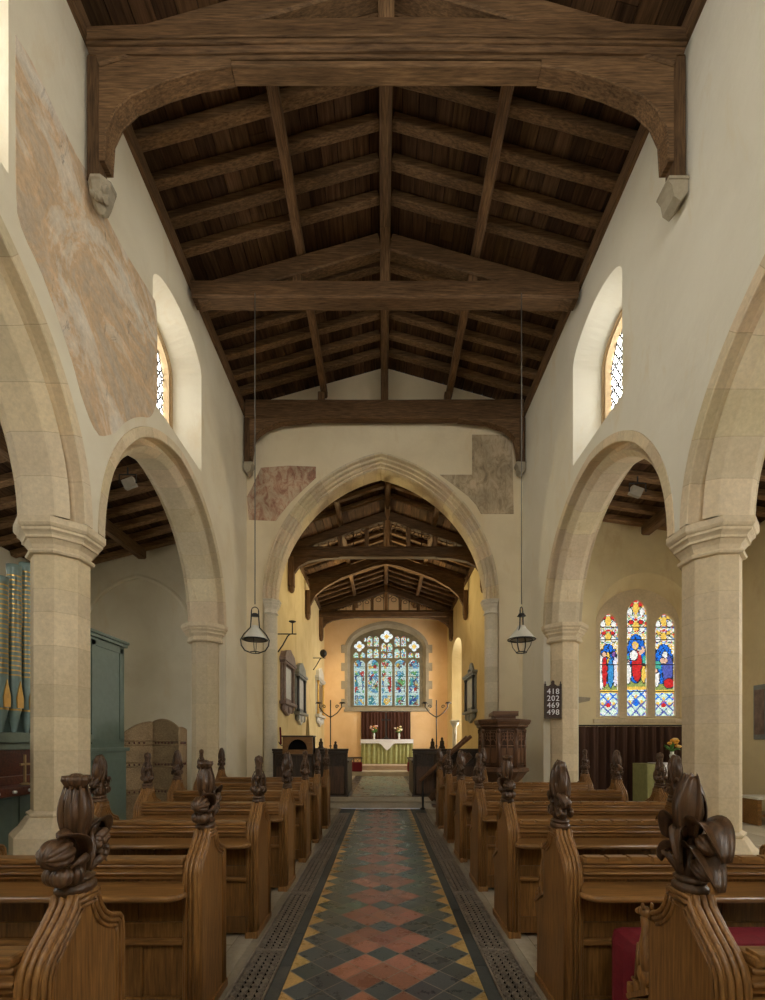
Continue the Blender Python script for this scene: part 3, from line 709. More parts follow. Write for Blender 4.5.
def ctruss(y, tie, label):
    t = thing('chancel_truss', label, 'roof truss', (CC, y, 5.6), 'roof trusses of the chancel')
    hw_l, hw_r = CC - CL, CR - CC; zb = 6.50
    for s, hw in ((-1, hw_l), (1, hw_r)):
        p = MB(); p.beam((s * (hw - .13), 0, CRB(CC + hw) - .285 - 5.6), (s * .06, 0, CRB(CC) - .33 - 5.6), .2, .24, .02, col=(.6, .6, .6)); p.build('principal_rafter', 'roof_x', t)
        q = MB(); q.beam((s * (hw - .09), 0, .12), (s * (hw - .09), 0, .92), .16, .2, .02, up=(0, 1, 0)); q.ell((s * (hw - .09), 0, .06), (.08, .1, .12)); q.build('wall_post', 'roof_z', t)
        if tie: cv = [(hw - .14, .25), (hw - .17, .48), (hw - .30, .66), (hw - .55, .79), (hw - .95, .87), (hw - 1.4, .895)]; top = .90
        else: cv = [(hw - .14, .15), (hw - .17, .42), (hw - .34, .75), (hw - .62, 1.0), (hw - 1.2, 1.33), (.45, 1.72), (.0, 1.80)]; top = None
        if tie: poly = [(s * a, z) for a, z in cv] + [(s * (hw - 1.4), .93), (s * (hw - .14), .93)]
        else: poly = [(s * a, z) for a, z in cv] + [(0, CRB(CC) - 5.85), (s * (hw - .14), CRB(CC + hw) - 5.65)]
        b = MB(); b.prism(poly, lambda u, v, w: (u, w, v), -.07, .07); b.c = [(.6, .58, .56)] * len(b.c); b.build('arched_brace', 'roof_x', t)
    if tie:
        b = MB(); b.beam((-hw_l + .01, 0, 1.05), (hw_r - .01, 0, 1.05), .24, .28, .03); b.tube([(-hw_l + .01, -.125, 1.10), (hw_r - .01, -.125, 1.10)], .02, 6); b.c = [(.6, .58, .56)] * len(b.c); b.build('tie_beam', 'roof_x', t)
        # openwork tracery panels between beam and principals
        for s in (-1, 1):
            for k, (xa, xb) in enumerate(((.10, .52), (.62, 1.25), (1.36, 1.9))):
                tr = MB()
                topz = lambda x: CRB(CC + x) - 5.6 - .28
                if k < 2:
                    st = MB(); st.beam((s * (xb + .05), 0, 1.18), (s * (xb + .05), 0, topz(xb)), .10, .1, .01, up=(0, 1, 0)); st.build('stud', 'roof_z', t)
                nn = 2 if k else 1
                for j in range(nn):
                    x0 = xa + (xb - xa) * j / nn; x1 = xa + (xb - xa) * (j + 1) / nn; xm = (x0 + x1) / 2; h0, h1 = 1.19, topz(xm)
                    if h1 - h0 < .1: continue
                    tr.box(s * x0 - .012, s * x0 + .012, -.02, .02, h0, topz(x0)); tr.box(s * x1 - .012, s * x1 + .012, -.02, .02, h0, max(h0 + .02, topz(x1)))
                    hm = h0 + (h1 - h0) * .6; w2 = (x1 - x0) / 2
                    for q in (-1, 1): tr.tube([(s * xm + q * w2, 0, hm - .02), (s * xm + q * w2 * .9, 0, hm + .05), (s * xm + q * w2 * .45, 0, hm + .09), (s * xm, 0, h1 - .02)], .018, 5)
                    tr.tube([(s * xm + w2 * .5 * cos(a * pi / 4), 0, hm - .03 + w2 * .4 * sin(a * pi / 4)) for a in range(8)], .014, 5, True)
                if tr.v: tr.build('tracery_panel', 'roof_z', t)
        k = MB(); k.beam((0, 0, 1.18), (0, 0, CRB(CC) - 5.75), .13, .14, .02, up=(0, 1, 0), col=(1.5, 1.4, 1.2)); k.build('king_post', 'roof_z', t)
    return t
ctruss(TA, True, 'chancel roof truss with openwork tracery, the first behind the chancel arch')
ctruss(TB, False, 'arch braced chancel roof truss without a tie beam, between the two traceried trusses')
ctruss(TC, True, 'chancel roof truss with openwork tracery nearest the east window')
# east wall and its traceried window
m_x = lambda u, v, w: (u, CE + w, v)
EC = .165
il = win_loop(EC, 1.74, 2.96, 5.62, 6.68, 14, .30); ol = win_loop(EC, 1.63, 3.03, 5.60, 6.56, 14, .30)
mb = MB(); mb.prism([(CL - .7, 0), (CR + .7, 0), (CR + .7, CRB(CR + .7) + .115), (CC, CRB(CC) + .115), (CL - .7, CRB(CL - .7) + .115)], m_x, 0, .7, holes=[il]); struct(mb, 'wall_east', 'east')
def rect_head(xc, hw, z0, zs, za, n=6): return win_loop(xc, hw, z0, zs, za, n, .12)
def foil(xc, zc, r, k=4, n=8):
    pts = []
    for i in range(k):
        a = pi / 2 + i * 2 * pi / k
        for j in range(n):
            b = a - pi * .62 + j * (pi * 1.24) / (n - 1)
            pts.append((xc + r * .52 * cos(a) + r * .46 * cos(b), zc + r * .52 * sin(a) + r * .46 * sin(b)))
    return pts
holes = []
for i in range(5): holes.append(rect_head(EC + (i - 2) * .612, .252, 3.09, 4.92, 5.17))
for xo in (-1, 1):
    for q in (-1, 1):
        xm = EC + xo * .612 + q * .145
        holes += [rect_head(xm, .112, 5.22, 5.53, 5.65), rect_head(xm, .112, 5.74, 6.08, 6.21)]
    holes.append(foil(EC + xo * 1.23, 5.75, .245))
    for q in (-1, 1): holes.append(rect_head(EC + xo * 1.23 + q * .15, .11, 5.23, 5.36, 5.48))
    holes.append(rect_head(EC + xo * .965, .05, 5.96, 6.06, 6.14))
for q in (-1, 1):
    holes += [rect_head(EC + q * .14, .115, 5.51, 5.76, 5.90), rect_head(EC + q * .14, .11, 5.22, 5.37, 5.46)]
holes.append(foil(EC, 6.19, .285))
o = MB(); o.prism(ol, m_x, .22, .34, holes=holes)
for j in range(1, 14): pass
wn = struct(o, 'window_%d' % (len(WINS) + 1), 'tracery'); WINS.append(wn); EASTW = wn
# moulded frame with toothed quoins
fr = MB(); big = win_loop(EC, 1.86, 2.88, 5.62, 6.82, 14, .30); fr.prism(big, m_x, -.03, .03, holes=[il]); bridge(fr, il, ol, m_x, -.02, .22)
for j in range(7):
    for s in (-1, 1):
        if j % 2 == 0: fr.box(EC + s * 1.84, EC + s * 2.02, CE - .022, CE + .02, 3.0 + j * .40, 3.0 + j * .40 + .36, .01)
fr.box(EC - 1.9, EC + 1.9, CE - .08, CE + .1, 2.80, 2.90, .02)
fr.build('stone_frame', 'stone_d', wn)
# ---------------------------------------------------------------- stained glass
def mosaic(mb, x0, x1, z0, z1, cell, fn, m, w, gap=.10, jit=.28):
    nx = max(1, round((x1 - x0) / cell)); nz = max(1, round((z1 - z0) / cell))
    P = {}
    for i in range(nx + 1):
        for j in range(nz + 1):
            jx = 0 if i in (0, nx) else RNG.uniform(-jit, jit); jz = 0 if j in (0, nz) else RNG.uniform(-jit, jit)
            P[i, j] = (x0 + (x1 - x0) * (i + jx) / nx, z0 + (z1 - z0) * (j + jz) / nz)
    for i in range(nx):
        for j in range(nz):
            q = [P[i, j], P[i + 1, j], P[i + 1, j + 1], P[i, j + 1]]
            cx_ = sum(p[0] for p in q) / 4; cz_ = sum(p[1] for p in q) / 4
            col = fn((cx_ - x0) / (x1 - x0), (cz_ - z0) / (z1 - z0))
            mb.add([m(cx_ + (p[0] - cx_) * (1 - gap), cz_ + (p[1] - cz_) * (1 - gap), w) for p in q], [(0, 1, 2, 3)], 0, False, col)
def jitter(c, a=.25):
    k = RNG.uniform(1 - a, 1 + a * .6); return tuple(max(0, x * k * RNG.uniform(.92, 1.08)) for x in c)
PALE, SKY, TEAL, REDG, AMB, GRN, DEEP, BRN = (.58, .74, .68), (.14, .36, .56), (.07, .30, .33), (.50, .06, .05), (.80, .52, .12), (.16, .42, .14), (.05, .10, .28), (.20, .08, .05)
def east_fn(seed):
    r = random.Random(seed); blobs = [(r.random(), r.random(), r.uniform(.05, .2), r.choice([SKY, TEAL, REDG, AMB, GRN, DEEP, BRN, TEAL, SKY, PALE, PALE, (.45, .5, .3)])) for _ in range(60)]
    def fn(u, v):
        if u < .09 or u > .91: return jitter(PALE)
        for k in (0.0, .24, .26, .76, .78):
            if abs(v - k) < .012: return jitter(PALE, .1)
        b = min(blobs, key=lambda q: ((u - q[0]) ** 2 + ((v - q[1]) * 3.4) ** 2) / q[2])
        # a pale-robed standing figure under a canopy in the middle panel
        if .30 < v < .64 and abs(u - .5 - .1 * sin(v * 9 + seed)) < .17 and seed % 3: return jitter(PALE if seed % 2 else b[3], .2)
        if RNG.random() < .17: return jitter(PALE, .3)
        return jitter(b[3], .45)
    return fn
g = MB(); g.box(EC - 1.7, EC + 1.7, CE + .345, CE + .36, 3.0, 6.6); g.build('lead_backing', 'lead', EASTW)
for i in range(5):
    xc = EC + (i - 2) * .612; g = MB(); mosaic(g, xc - .25, xc + .25, 3.08, 5.18, .042, east_fn(i + 11), m_x, .30, .2, .34)
    o = g.build('stained_light', 'glass_east', EASTW)
    l = MB()
    for v in (3.5, 3.95, 4.4, 4.85): l.box(xc - .25, xc + .25, CE + .285, CE + .295, v - .007, v + .007)
    l.build('saddle_bar', 'lead', EASTW)
def pale_fn(u, v): return jitter(RNG.choice([PALE, PALE, PALE, (.6, .8, .78), SKY, AMB, REDG, GRN]), .25)
def foil_fn(u, v): return jitter(AMB, .2) if (u - .5) ** 2 + (v - .5) ** 2 < .035 else jitter((.8, .88, .86), .2)
g = MB()
for hl in holes[5:]:
    us = [p[0] for p in hl]; vs_ = [p[1] for p in hl]
    mosaic(g, min(us) - .01, max(us) + .01, min(vs_) - .01, max(vs_) + .01, .05, foil_fn if len(hl) > 25 else pale_fn, m_x, .30)
g.build('tracery_glass', 'glass_east', EASTW)

# right aisle window: three lights
lights = [(4.83, 5.26, 4.32), (5.43, 5.90, 4.63), (6.06, 6.52, 4.32)]
hl = [win_loop((a + b) / 2, (b - a) / 2, 2.03, zt - .34, zt, 8, .15) for a, b, zt in lights]
o = MB(); o.prism(oul, me_r, .28, .42, holes=hl); sw = struct(o, 'window_%d' % (len(WINS) + 1), 'stone'); WINS.append(sw)
g = MB(); g.box(4.78, 6.6, 10.0 + .395, 10.0 + .41, 2.0, 4.7); g.build('lead_backing', 'lead', sw)
BLUE, WHT, ROSE, GOLD_, SKIN, GRASS, NAVY = (.02, .17, .72), (.86, .86, .80), (.62, .03, .03), (.85, .55, .10), (.80, .50, .34), (.30, .36, .10), (.10, .12, .42)
LEADC = (.025, .03, .04)
def inell(u, v, c, r): return ((u - c[0]) / r[0]) ** 2 + ((v - c[1]) / r[1]) ** 2 < 1
def scene_fn(kind, hz):
    top = .90 if kind == 1 else .905
    def orn(u, v, a, b):
        uu = abs(u - .5); vv = (v - a) / (b - a)
        if uu > .42: return jitter((GOLD_, ROSE, (.20, .45, .18), WHT, (.12, .3, .7))[int(v * 46) % 5], .25)
        if inell(uu, vv, (.27, .32), (.12, .17)): return jitter(WHT, .12)
        if inell(uu, vv, (.27, .32), (.15, .22)): return LEADC
        if inell(uu, vv, (.22, .74), (.10, .12)): return jitter(ROSE if kind != 2 else GOLD_, .2)
        if inell(uu, vv, (.22, .74), (.13, .17)): return LEADC
        if inell(uu, vv, (.0, .92), (.10, .07)): return jitter(ROSE, .2)
        if inell(u, (v - a) / (b - a), (.5, .5), (.14, .3)): return jitter(GOLD_, .15)
        h_ = (int(uu * 11) * 7 + int(vv * 12) * 5 + kind) % 8
        return jitter((WHT, GOLD_, (.75, .78, .70), ROSE, WHT, (.25, .5, .22), (.85, .72, .40), (.2, .35, .7))[h_], .25)
    def fn(u, v):
        if v < .225:                                            # geometric base panel
            a = abs(((u * 1.0 + v * 5.2) % .5) - .25); b = abs(((u * 1.0 - v * 5.2) % .5) - .25)
            if u < .07 or u > .93: return jitter(RNG.choice([ROSE, GRN, WHT, BLUE]), .2)
            if min(a, b) < .045: return jitter(NAVY if v < .13 else BLUE, .2)
            if inell(u, v, (.5, .12), (.16, .03)): return jitter(ROSE if kind != 1 else BLUE, .1)
            if inell(u, v, (.5, .155), (.08, .03)) or inell(u, v, (.22, .12), (.08, .02)) or inell(u, v, (.78, .12), (.08, .02)): return jitter(GOLD_, .1)
            return jitter((.60, .80, .62) if RNG.random() < .75 else WHT, .15)
        if v < .255: return jitter(GOLD_, .2)
        if v < .70:                                             # the scene
            if u < .06 or u > .94: return jitter(WHT if RNG.random() < .6 else GOLD_, .2)
            if kind == 0:
                for c, rr, co in (((.30, .60), (.09, .025), SKIN), ((.50, .595), (.08, .025), GOLD_), ((.78, .60), (.09, .025), (.25, .10, .35)), ((.32, .44), (.11, .15), ROSE), ((.16, .43), (.14, .17), WHT), ((.62, .42), (.14, .14), (.05, .28, .60)), ((.56, .50), (.12, .08), GOLD_), ((.86, .44), (.12, .15), (.75, .72, .82))):
                    if inell(u, v, c, rr): return jitter(co, .3)
                    if inell(u, v, c, (rr[0] + .035, rr[1] + .009)): return LEADC
            elif kind == 1:
                if inell(u, v, (.47, .60), (.07, .02)): return jitter(SKIN, .1)
                if inell(u, v, (.47, .605), (.15, .035)): return jitter(GOLD_, .1)
                if inell(u, v, (.82, .57), (.07, .03)) or inell(u, v, (.72, .545), (.09, .02)): return jitter(SKIN, .1)
                for c, rr, co in (((.15, .37), (.13, .09), WHT), ((.15, .46), (.07, .02), SKIN), ((.85, .36), (.10, .07), GOLD_), ((.85, .43), (.07, .02), BRN), ((.40, .52), (.17, .04), WHT), ((.55, .43), (.22, .13), ROSE), ((.50, .34), (.26, .05), BLUE), ((.62, .52), (.09, .05), WHT)):
                    if inell(u, v, c, rr): return jitter(co, .3)
                    if inell(u, v, c, (rr[0] + .035, rr[1] + .009)): return LEADC
                if v > .45 and v < .52 and abs(u - .5) > .3: return jitter((.08, .40, .30), .2)
            else:
                for c, rr, co in (((.56, .595), (.12, .028), WHT), ((.55, .585), (.06, .015), SKIN), ((.50, .54), (.16, .028), SKIN), ((.14, .44), (.08, .02), SKIN), ((.15, .37), (.15, .08), WHT), ((.75, .32), (.24, .045), ROSE), ((.68, .46), (.24, .14), NAVY), ((.66, .44), (.10, .12), (.22, .26, .66))):
                    if inell(u, v, c, rr): return jitter(co, .3)
                    if inell(u, v, c, (rr[0] + .035, rr[1] + .009)): return LEADC
                if v > .46 and v < .53 and u < .4: return jitter((.08, .40, .30), .2)
            if v < .32: return jitter(GRASS, .25)
            w_ = .42 if v < .60 else (.33 if v < .65 else .22 * max(0, 1 - ((v - .65) / .05) ** 2) ** .5) if v < .70 else 0
            if abs(u - .5) < w_: return LEADC if (abs((u * 3.1 + v * 9) % 1 - .5) < .06 or abs((u * 3.1 - v * 9) % 1 - .5) < .06) else jitter(BLUE, .35)
            if abs(u - .5) < w_ + .05: return LEADC
            return jitter(GOLD_ if RNG.random() < .5 else WHT, .2)
        if v < .84: return orn(u, v, .70, .84)
        return orn(u, v, .84, 1.0)
    return fn
for k, (a, b, zt) in enumerate(lights):
    g = MB(); mosaic(g, a - .01, b + .01, 2.02, zt + .02, .023, scene_fn(k, zt), me_r, .35, .10, .34)
    st = g.build('stained_light', 'glass_stain', sw); st['label'] = ['stained light with three standing robed figures', 'taller stained light with a red robed figure and raised hands', 'stained light with a blue robed mother and child'][k]
    l = MB()
    for v in (2.58, 3.18, 3.74, 4.02): l.box(a, b, 10.335, 10.345, v - .009, v + .009)
    l.build('saddle_bar', 'lead', sw)
sl = MB(); sl.box(4.55, 6.75, 9.97, 10.3, 1.86, 1.95, .01); sl.build('sill', 'stone', sw)

# ---------------------------------------------------------------- floors
STEP, S2 = 10.05, 10.30
TW, GO, GI, KE = .59, .90, .67, .955
mb = MB()
def flags(mb, x0, x1, y0, y1, z, sx=.6, sy=.8, j=.006):
    ny = max(1, round((y1 - y0) / sy)); nx = max(1, round((x1 - x0) / sx))
    for b in range(ny):
        ya, yb = y0 + (y1 - y0) * b / ny, y0 + (y1 - y0) * (b + 1) / ny
        for a in range(nx):
            g = RNG.uniform(.82, 1.1); xa, xb = x0 + (x1 - x0) * a / nx, x0 + (x1 - x0) * (a + 1) / nx
            mb.add([(xa + j, ya + j, z), (xb - j, ya + j, z), (xb - j, yb - j, z), (xa + j, yb - j, z)], [(0, 1, 2, 3)], 0, False, (g, g, g * .97))
mb.box(-AX - .6, -KE, WEST - .6, E0, -.12, -.006, col=(.5, .48, .45)); mb.box(KE, AX + .6, WEST - .6, E0, -.12, -.006, col=(.5, .48, .45)); mb.box(-KE, KE, WEST - .6, E0, -.16, -.09, col=(.2, .2, .2))
flags(mb, -AX, -KE - .12, WEST, 10.6, 0); flags(mb, KE + .12, AX, WEST, 10.6, 0)
struct(mb, 'floor', 'flag')
mb = MB()
for s in (-1, 1):
    y = WEST
    while y < STEP:
        L = RNG.uniform(.7, 1.2); g = RNG.uniform(.75, 1.05); e = min(y + L, STEP)
        mb.box(s * KE, s * (KE + .12), y + .003, e - .003, -.05, .004, .004, col=(g, g, g)); mb.box(s * GO, s * KE, y, e, -.05, .0, .0, col=(g * .7, g * .7, g * .7)); y = e
struct(mb, 'floor_kerb', 'flag')
mb = MB()
for s in (-1, 1):
    y = WEST
    while y < STEP:
        e = min(y + .5, STEP); g = RNG.uniform(.8, 1.3); mb.box(s * (TW + .004), s * GI, y + .002, e - .002, -.05, .0, 0, col=(g, g, g)); y = e
struct(mb, 'floor_border', 'slab')
# tiles on the diagonal: five across, red clusters in the middle, gold half tiles along the edges
D = 2 * TW / 5; mb = MB(); z = 0.002
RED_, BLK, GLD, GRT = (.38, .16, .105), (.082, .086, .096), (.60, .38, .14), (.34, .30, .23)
def tcol(base): k = RNG.uniform(.75, 1.25); return tuple(c * k * RNG.uniform(.95, 1.05) for c in base)
n0 = int((WEST) / D) ; y_off = 2.70 - 22 * D
mb.box(-TW, TW, WEST, STEP, -.06, .0, 0, col=GRT)
j = .958
for r in range(-60, 140):
    yc = 1.509 + r * D / 2
    if yc < WEST + D or yc > STEP - D / 2: continue
    odd = r % 2
    xs_ = [-2, -1, 0, 1, 2] if not odd else [-2.5, -1.5, -.5, .5, 1.5, 2.5]
    for i in xs_:
        x = i * D; h = D / 2 * j
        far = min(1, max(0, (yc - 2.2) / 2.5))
        dark = tuple(a * (1 - far * .8) + b * far * .8 for a, b in zip(BLK, (.095, .138, .112)))  # greener with distance: window sheen painted into the dark tiles
        if odd: red = abs(i) < 1
        else: red = abs(i) <= 1 and (r // 2) % 2 == 0
        if abs(i) == 2.5:
            sg = 1 if i > 0 else -1
            mb.add([(x, yc - h, z), (x - sg * h, yc, z), (x, yc + h, z)], [(0, 1, 2)], 0, False, tcol(GLD)); continue
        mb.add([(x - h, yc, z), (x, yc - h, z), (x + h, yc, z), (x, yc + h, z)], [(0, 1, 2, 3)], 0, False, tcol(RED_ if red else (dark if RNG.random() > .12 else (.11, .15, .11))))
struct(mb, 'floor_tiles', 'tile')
# cast-iron heating grilles, in one-metre sections
for s in (-1, 1):
    L = 'left' if s < 0 else 'right'; y = 1.985
    base = None; k = 0
    while y + 1.2 < 9.6:
        mb = MB(); x0, x1 = GI + .004, GO - .004; Ln = 1.24
        pw, nx = (x1 - x0 - .03) / 4, 4
        for xx in (x0, x1 - .014): mb.box(xx, xx + .014, 0, Ln, -.02, .004)
        for yy in (0, Ln - .012): mb.box(x0, x1, yy, yy + .012, -.02, .004)
        ny = int((Ln - .024) / pw)
        py = (Ln - .024) / ny
        for a in range(nx):
            for b in range(ny):
                cx_, cy_ = x0 + .015 + pw * (a + .5), .012 + py * (b + .5)
                ro, ri = pw * .50, pw * .37
                vs, fs = [], []
                for q in range(8):
                    t = q * pi / 4 + pi / 8
                    for rr, zz in ((ro, .003), (ri, .003), (ri, -.016)): vs.append((cx_ + rr * cos(t), cy_ + rr * sin(t), zz))
                for q in range(8):
                    e = (q + 1) % 8; fs += [(q * 3, q * 3 + 1, e * 3 + 1, e * 3), (q * 3 + 1, q * 3 + 2, e * 3 + 2, e * 3 + 1)]
                mb.add(vs, fs)
        if s < 0: mb.v = [(-a, b, c) for a, b, c in mb.v]
        lab = 'pierced cast iron floor grille %s of the tiled path, %s from the viewer' % (L, ORD[k])
        if base is None: base = tag(mb.build('floor_grille', 'castiron'), lab, 'grille', 'cast iron grilles in the aisle floor'); base.location = (0, y, 0); 
        else: copy_tree(base, (0, y, 0), lab)
        y += Ln; k += 1
mb = MB()
for s in (-1, 1): mb.box(s * GI, s * GO, WEST, STEP, -.09, -.08)
struct(mb, 'floor_duct', 'pit')
mb = MB()
for s in (-1, 1): mb.box(s * GI, s * GO, WEST, 1.98, -.09, .0); mb.box(s * GI, s * GO, 9.425, STEP, -.09, .0)
struct(mb, 'floor_duct_cover', 'slab')
# chancel steps and floor
mb = MB(); mb.box(-NW, NW, STEP, S2 + .6, 0, .13, .012); flags(mb, -NW, NW, STEP + .0, S2, .132, .9, .3)
struct(mb, 'floor_step_lower', 'flag')
mb = MB(); mb.box(-1.2, 1.15, S2, 16.6, .10, .225, .012); mb.box(CL, CR, E1 - .6, 16.6, .05, .222)
flags(mb, CL, -1.0, 10.85, 16.6, .228, .7, .7); flags(mb, 1.0, CR, 10.85, 16.6, .228, .7, .7)
struct(mb, 'floor_chancel', 'flag')
mb = MB(); zt = .232
for k in range(0, 15):
    for a in range(-3, 4):
        g = RNG.uniform(.8, 1.1); c = RNG.choice([(.26, .32, .25), (.28, .33, .26), (.32, .28, .20)])
        mb.add([(a * .2 - .1 + .004 + .0, 10.45 + k * .4 + .004, zt), (a * .2 + .1 - .004, 10.45 + k * .4 + .004, zt), (a * .2 + .1 - .004, 10.85 + k * .4 - .004, zt), (a * .2 - .1 + .004, 10.85 + k * .4 - .004, zt)], [(0, 1, 2, 3)], 0, False, tuple(q * g for q in c))
for s in (-1, 1): mb.add([(s * .72, 10.45, zt), (s * .98, 10.45, zt), (s * .98, 16.5, zt), (s * .72, 16.5, zt)], [(0, 1, 2, 3)], 0, False, (.045, .05, .045))
struct(mb, 'floor_chancel_tiles', 'tile')
mb = MB(); mb.box(CL, CR, 16.6, CE, .05, .38, .015); struct(mb, 'floor_sanctuary', 'flag')
mb = MB(); mb.box(-.95, 1.55, 17.6, CE, .36, .555, .012); struct(mb, 'floor_altar_step', 'kneel_stone')

# ---------------------------------------------------------------- carved poppyheads
def collar(mb, rope=True):
    mb.lathe([(.050, -.005), (.064, .0), (.072, .012), (.072, .022), (.062, .030), (.058, .034)], 48, sx=.66, sy=1.0, ribs=16, amp=.05 if rope else 0, tw=90)
    mb.lathe([(.058, .032), (.067, .040), (.067, .048), (.050, .056)], 40, sx=.66, sy=1.0, ribs=20, amp=.03)
def leaf(mb, pts, wmax, flat=.35):
    n = len(pts); mb.tube(pts, [max(.004, wmax * sin(pi * (.12 + .86 * i / (n - 1)))) for i in range(n)], 8, flat=flat)
def curve3(a, b, c, n=9):
    a, b, c = Vector(a), Vector(b), Vector(c); return [(a * (1 - t) ** 2 + b * 2 * t * (1 - t) + c * t * t) for t in [i / (n - 1) for i in range(n)]]
def lobe(mb, c, r, n, axis, amp=.13):
    """ribbed gourd or bud whose ribs run along axis"""
    k = SL[0]; mb.ell((c[0] * k, c[1] * SL[1], c[2]), tuple(q * (k + .06) for q in r), n, amp, axis=axis, n=n * 6, m=14)
def curl(mb, c, r, th, s=1, turns=1.6, x=0.0):
    n = int(turns * 12); pts = []
    for i in range(n + 1):
        t = i * 2 * pi * turns / n; q = r * (1 - .72 * i / n)
        pts.append((c[0] + x * i / n, c[1] + s * q * cos(t + 2.4), c[2] + q * sin(t + 2.4)))
    mb.tube(pts, [th * (1 - .55 * i / n) for i in range(n + 1)], 7)
SL = [1, 1]
def petal(mb, a, b_, c_, W, cup=.5, S=(1, 0, 0), rip=.004, th=.007, n=14, m=9, twist=0.0):
    sp = curve3(a, b_, c_, n); top, bot = [], []
    for i in range(n):
        T = (Vector(sp[min(i + 1, n - 1)]) - Vector(sp[max(i - 1, 0)])).normalized(); t = i / (n - 1)
        s_ = Matrix.Rotation(twist * t, 3, T) @ Vector(S); s_ = (s_ - T * s_.dot(T)).normalized(); N = s_.cross(T)
        w = W * max(.08, sin(pi * (.10 + .86 * t)) ** .7)
        for j in range(m):
            u = 2 * j / (m - 1) - 1; q = Vector(sp[i]) + s_ * (u * w) + N * (cup * W * u * u + rip * cos(u * 10) * (1 if abs(u) < .95 else 0))
            top.append(q); bot.append(q - N * th * (1 - .6 * abs(u)))
    k = len(top); fs = []
    for i in range(n - 1):
        for j in range(m - 1):
            q = (i * m + j, i * m + j + 1, (i + 1) * m + j + 1, (i + 1) * m + j); fs += [q, tuple(x + k for x in reversed(q))]
        for j in (0, m - 1): fs.append((i * m + j, (i + 1) * m + j, (i + 1) * m + j + k, i * m + j + k))
    for i in (0, n - 1):
        for j in range(m - 1): fs.append((i * m + j, i * m + j + 1, i * m + j + 1 + k, i * m + j + k))
    mb.add(top + bot, fs, 0, True)
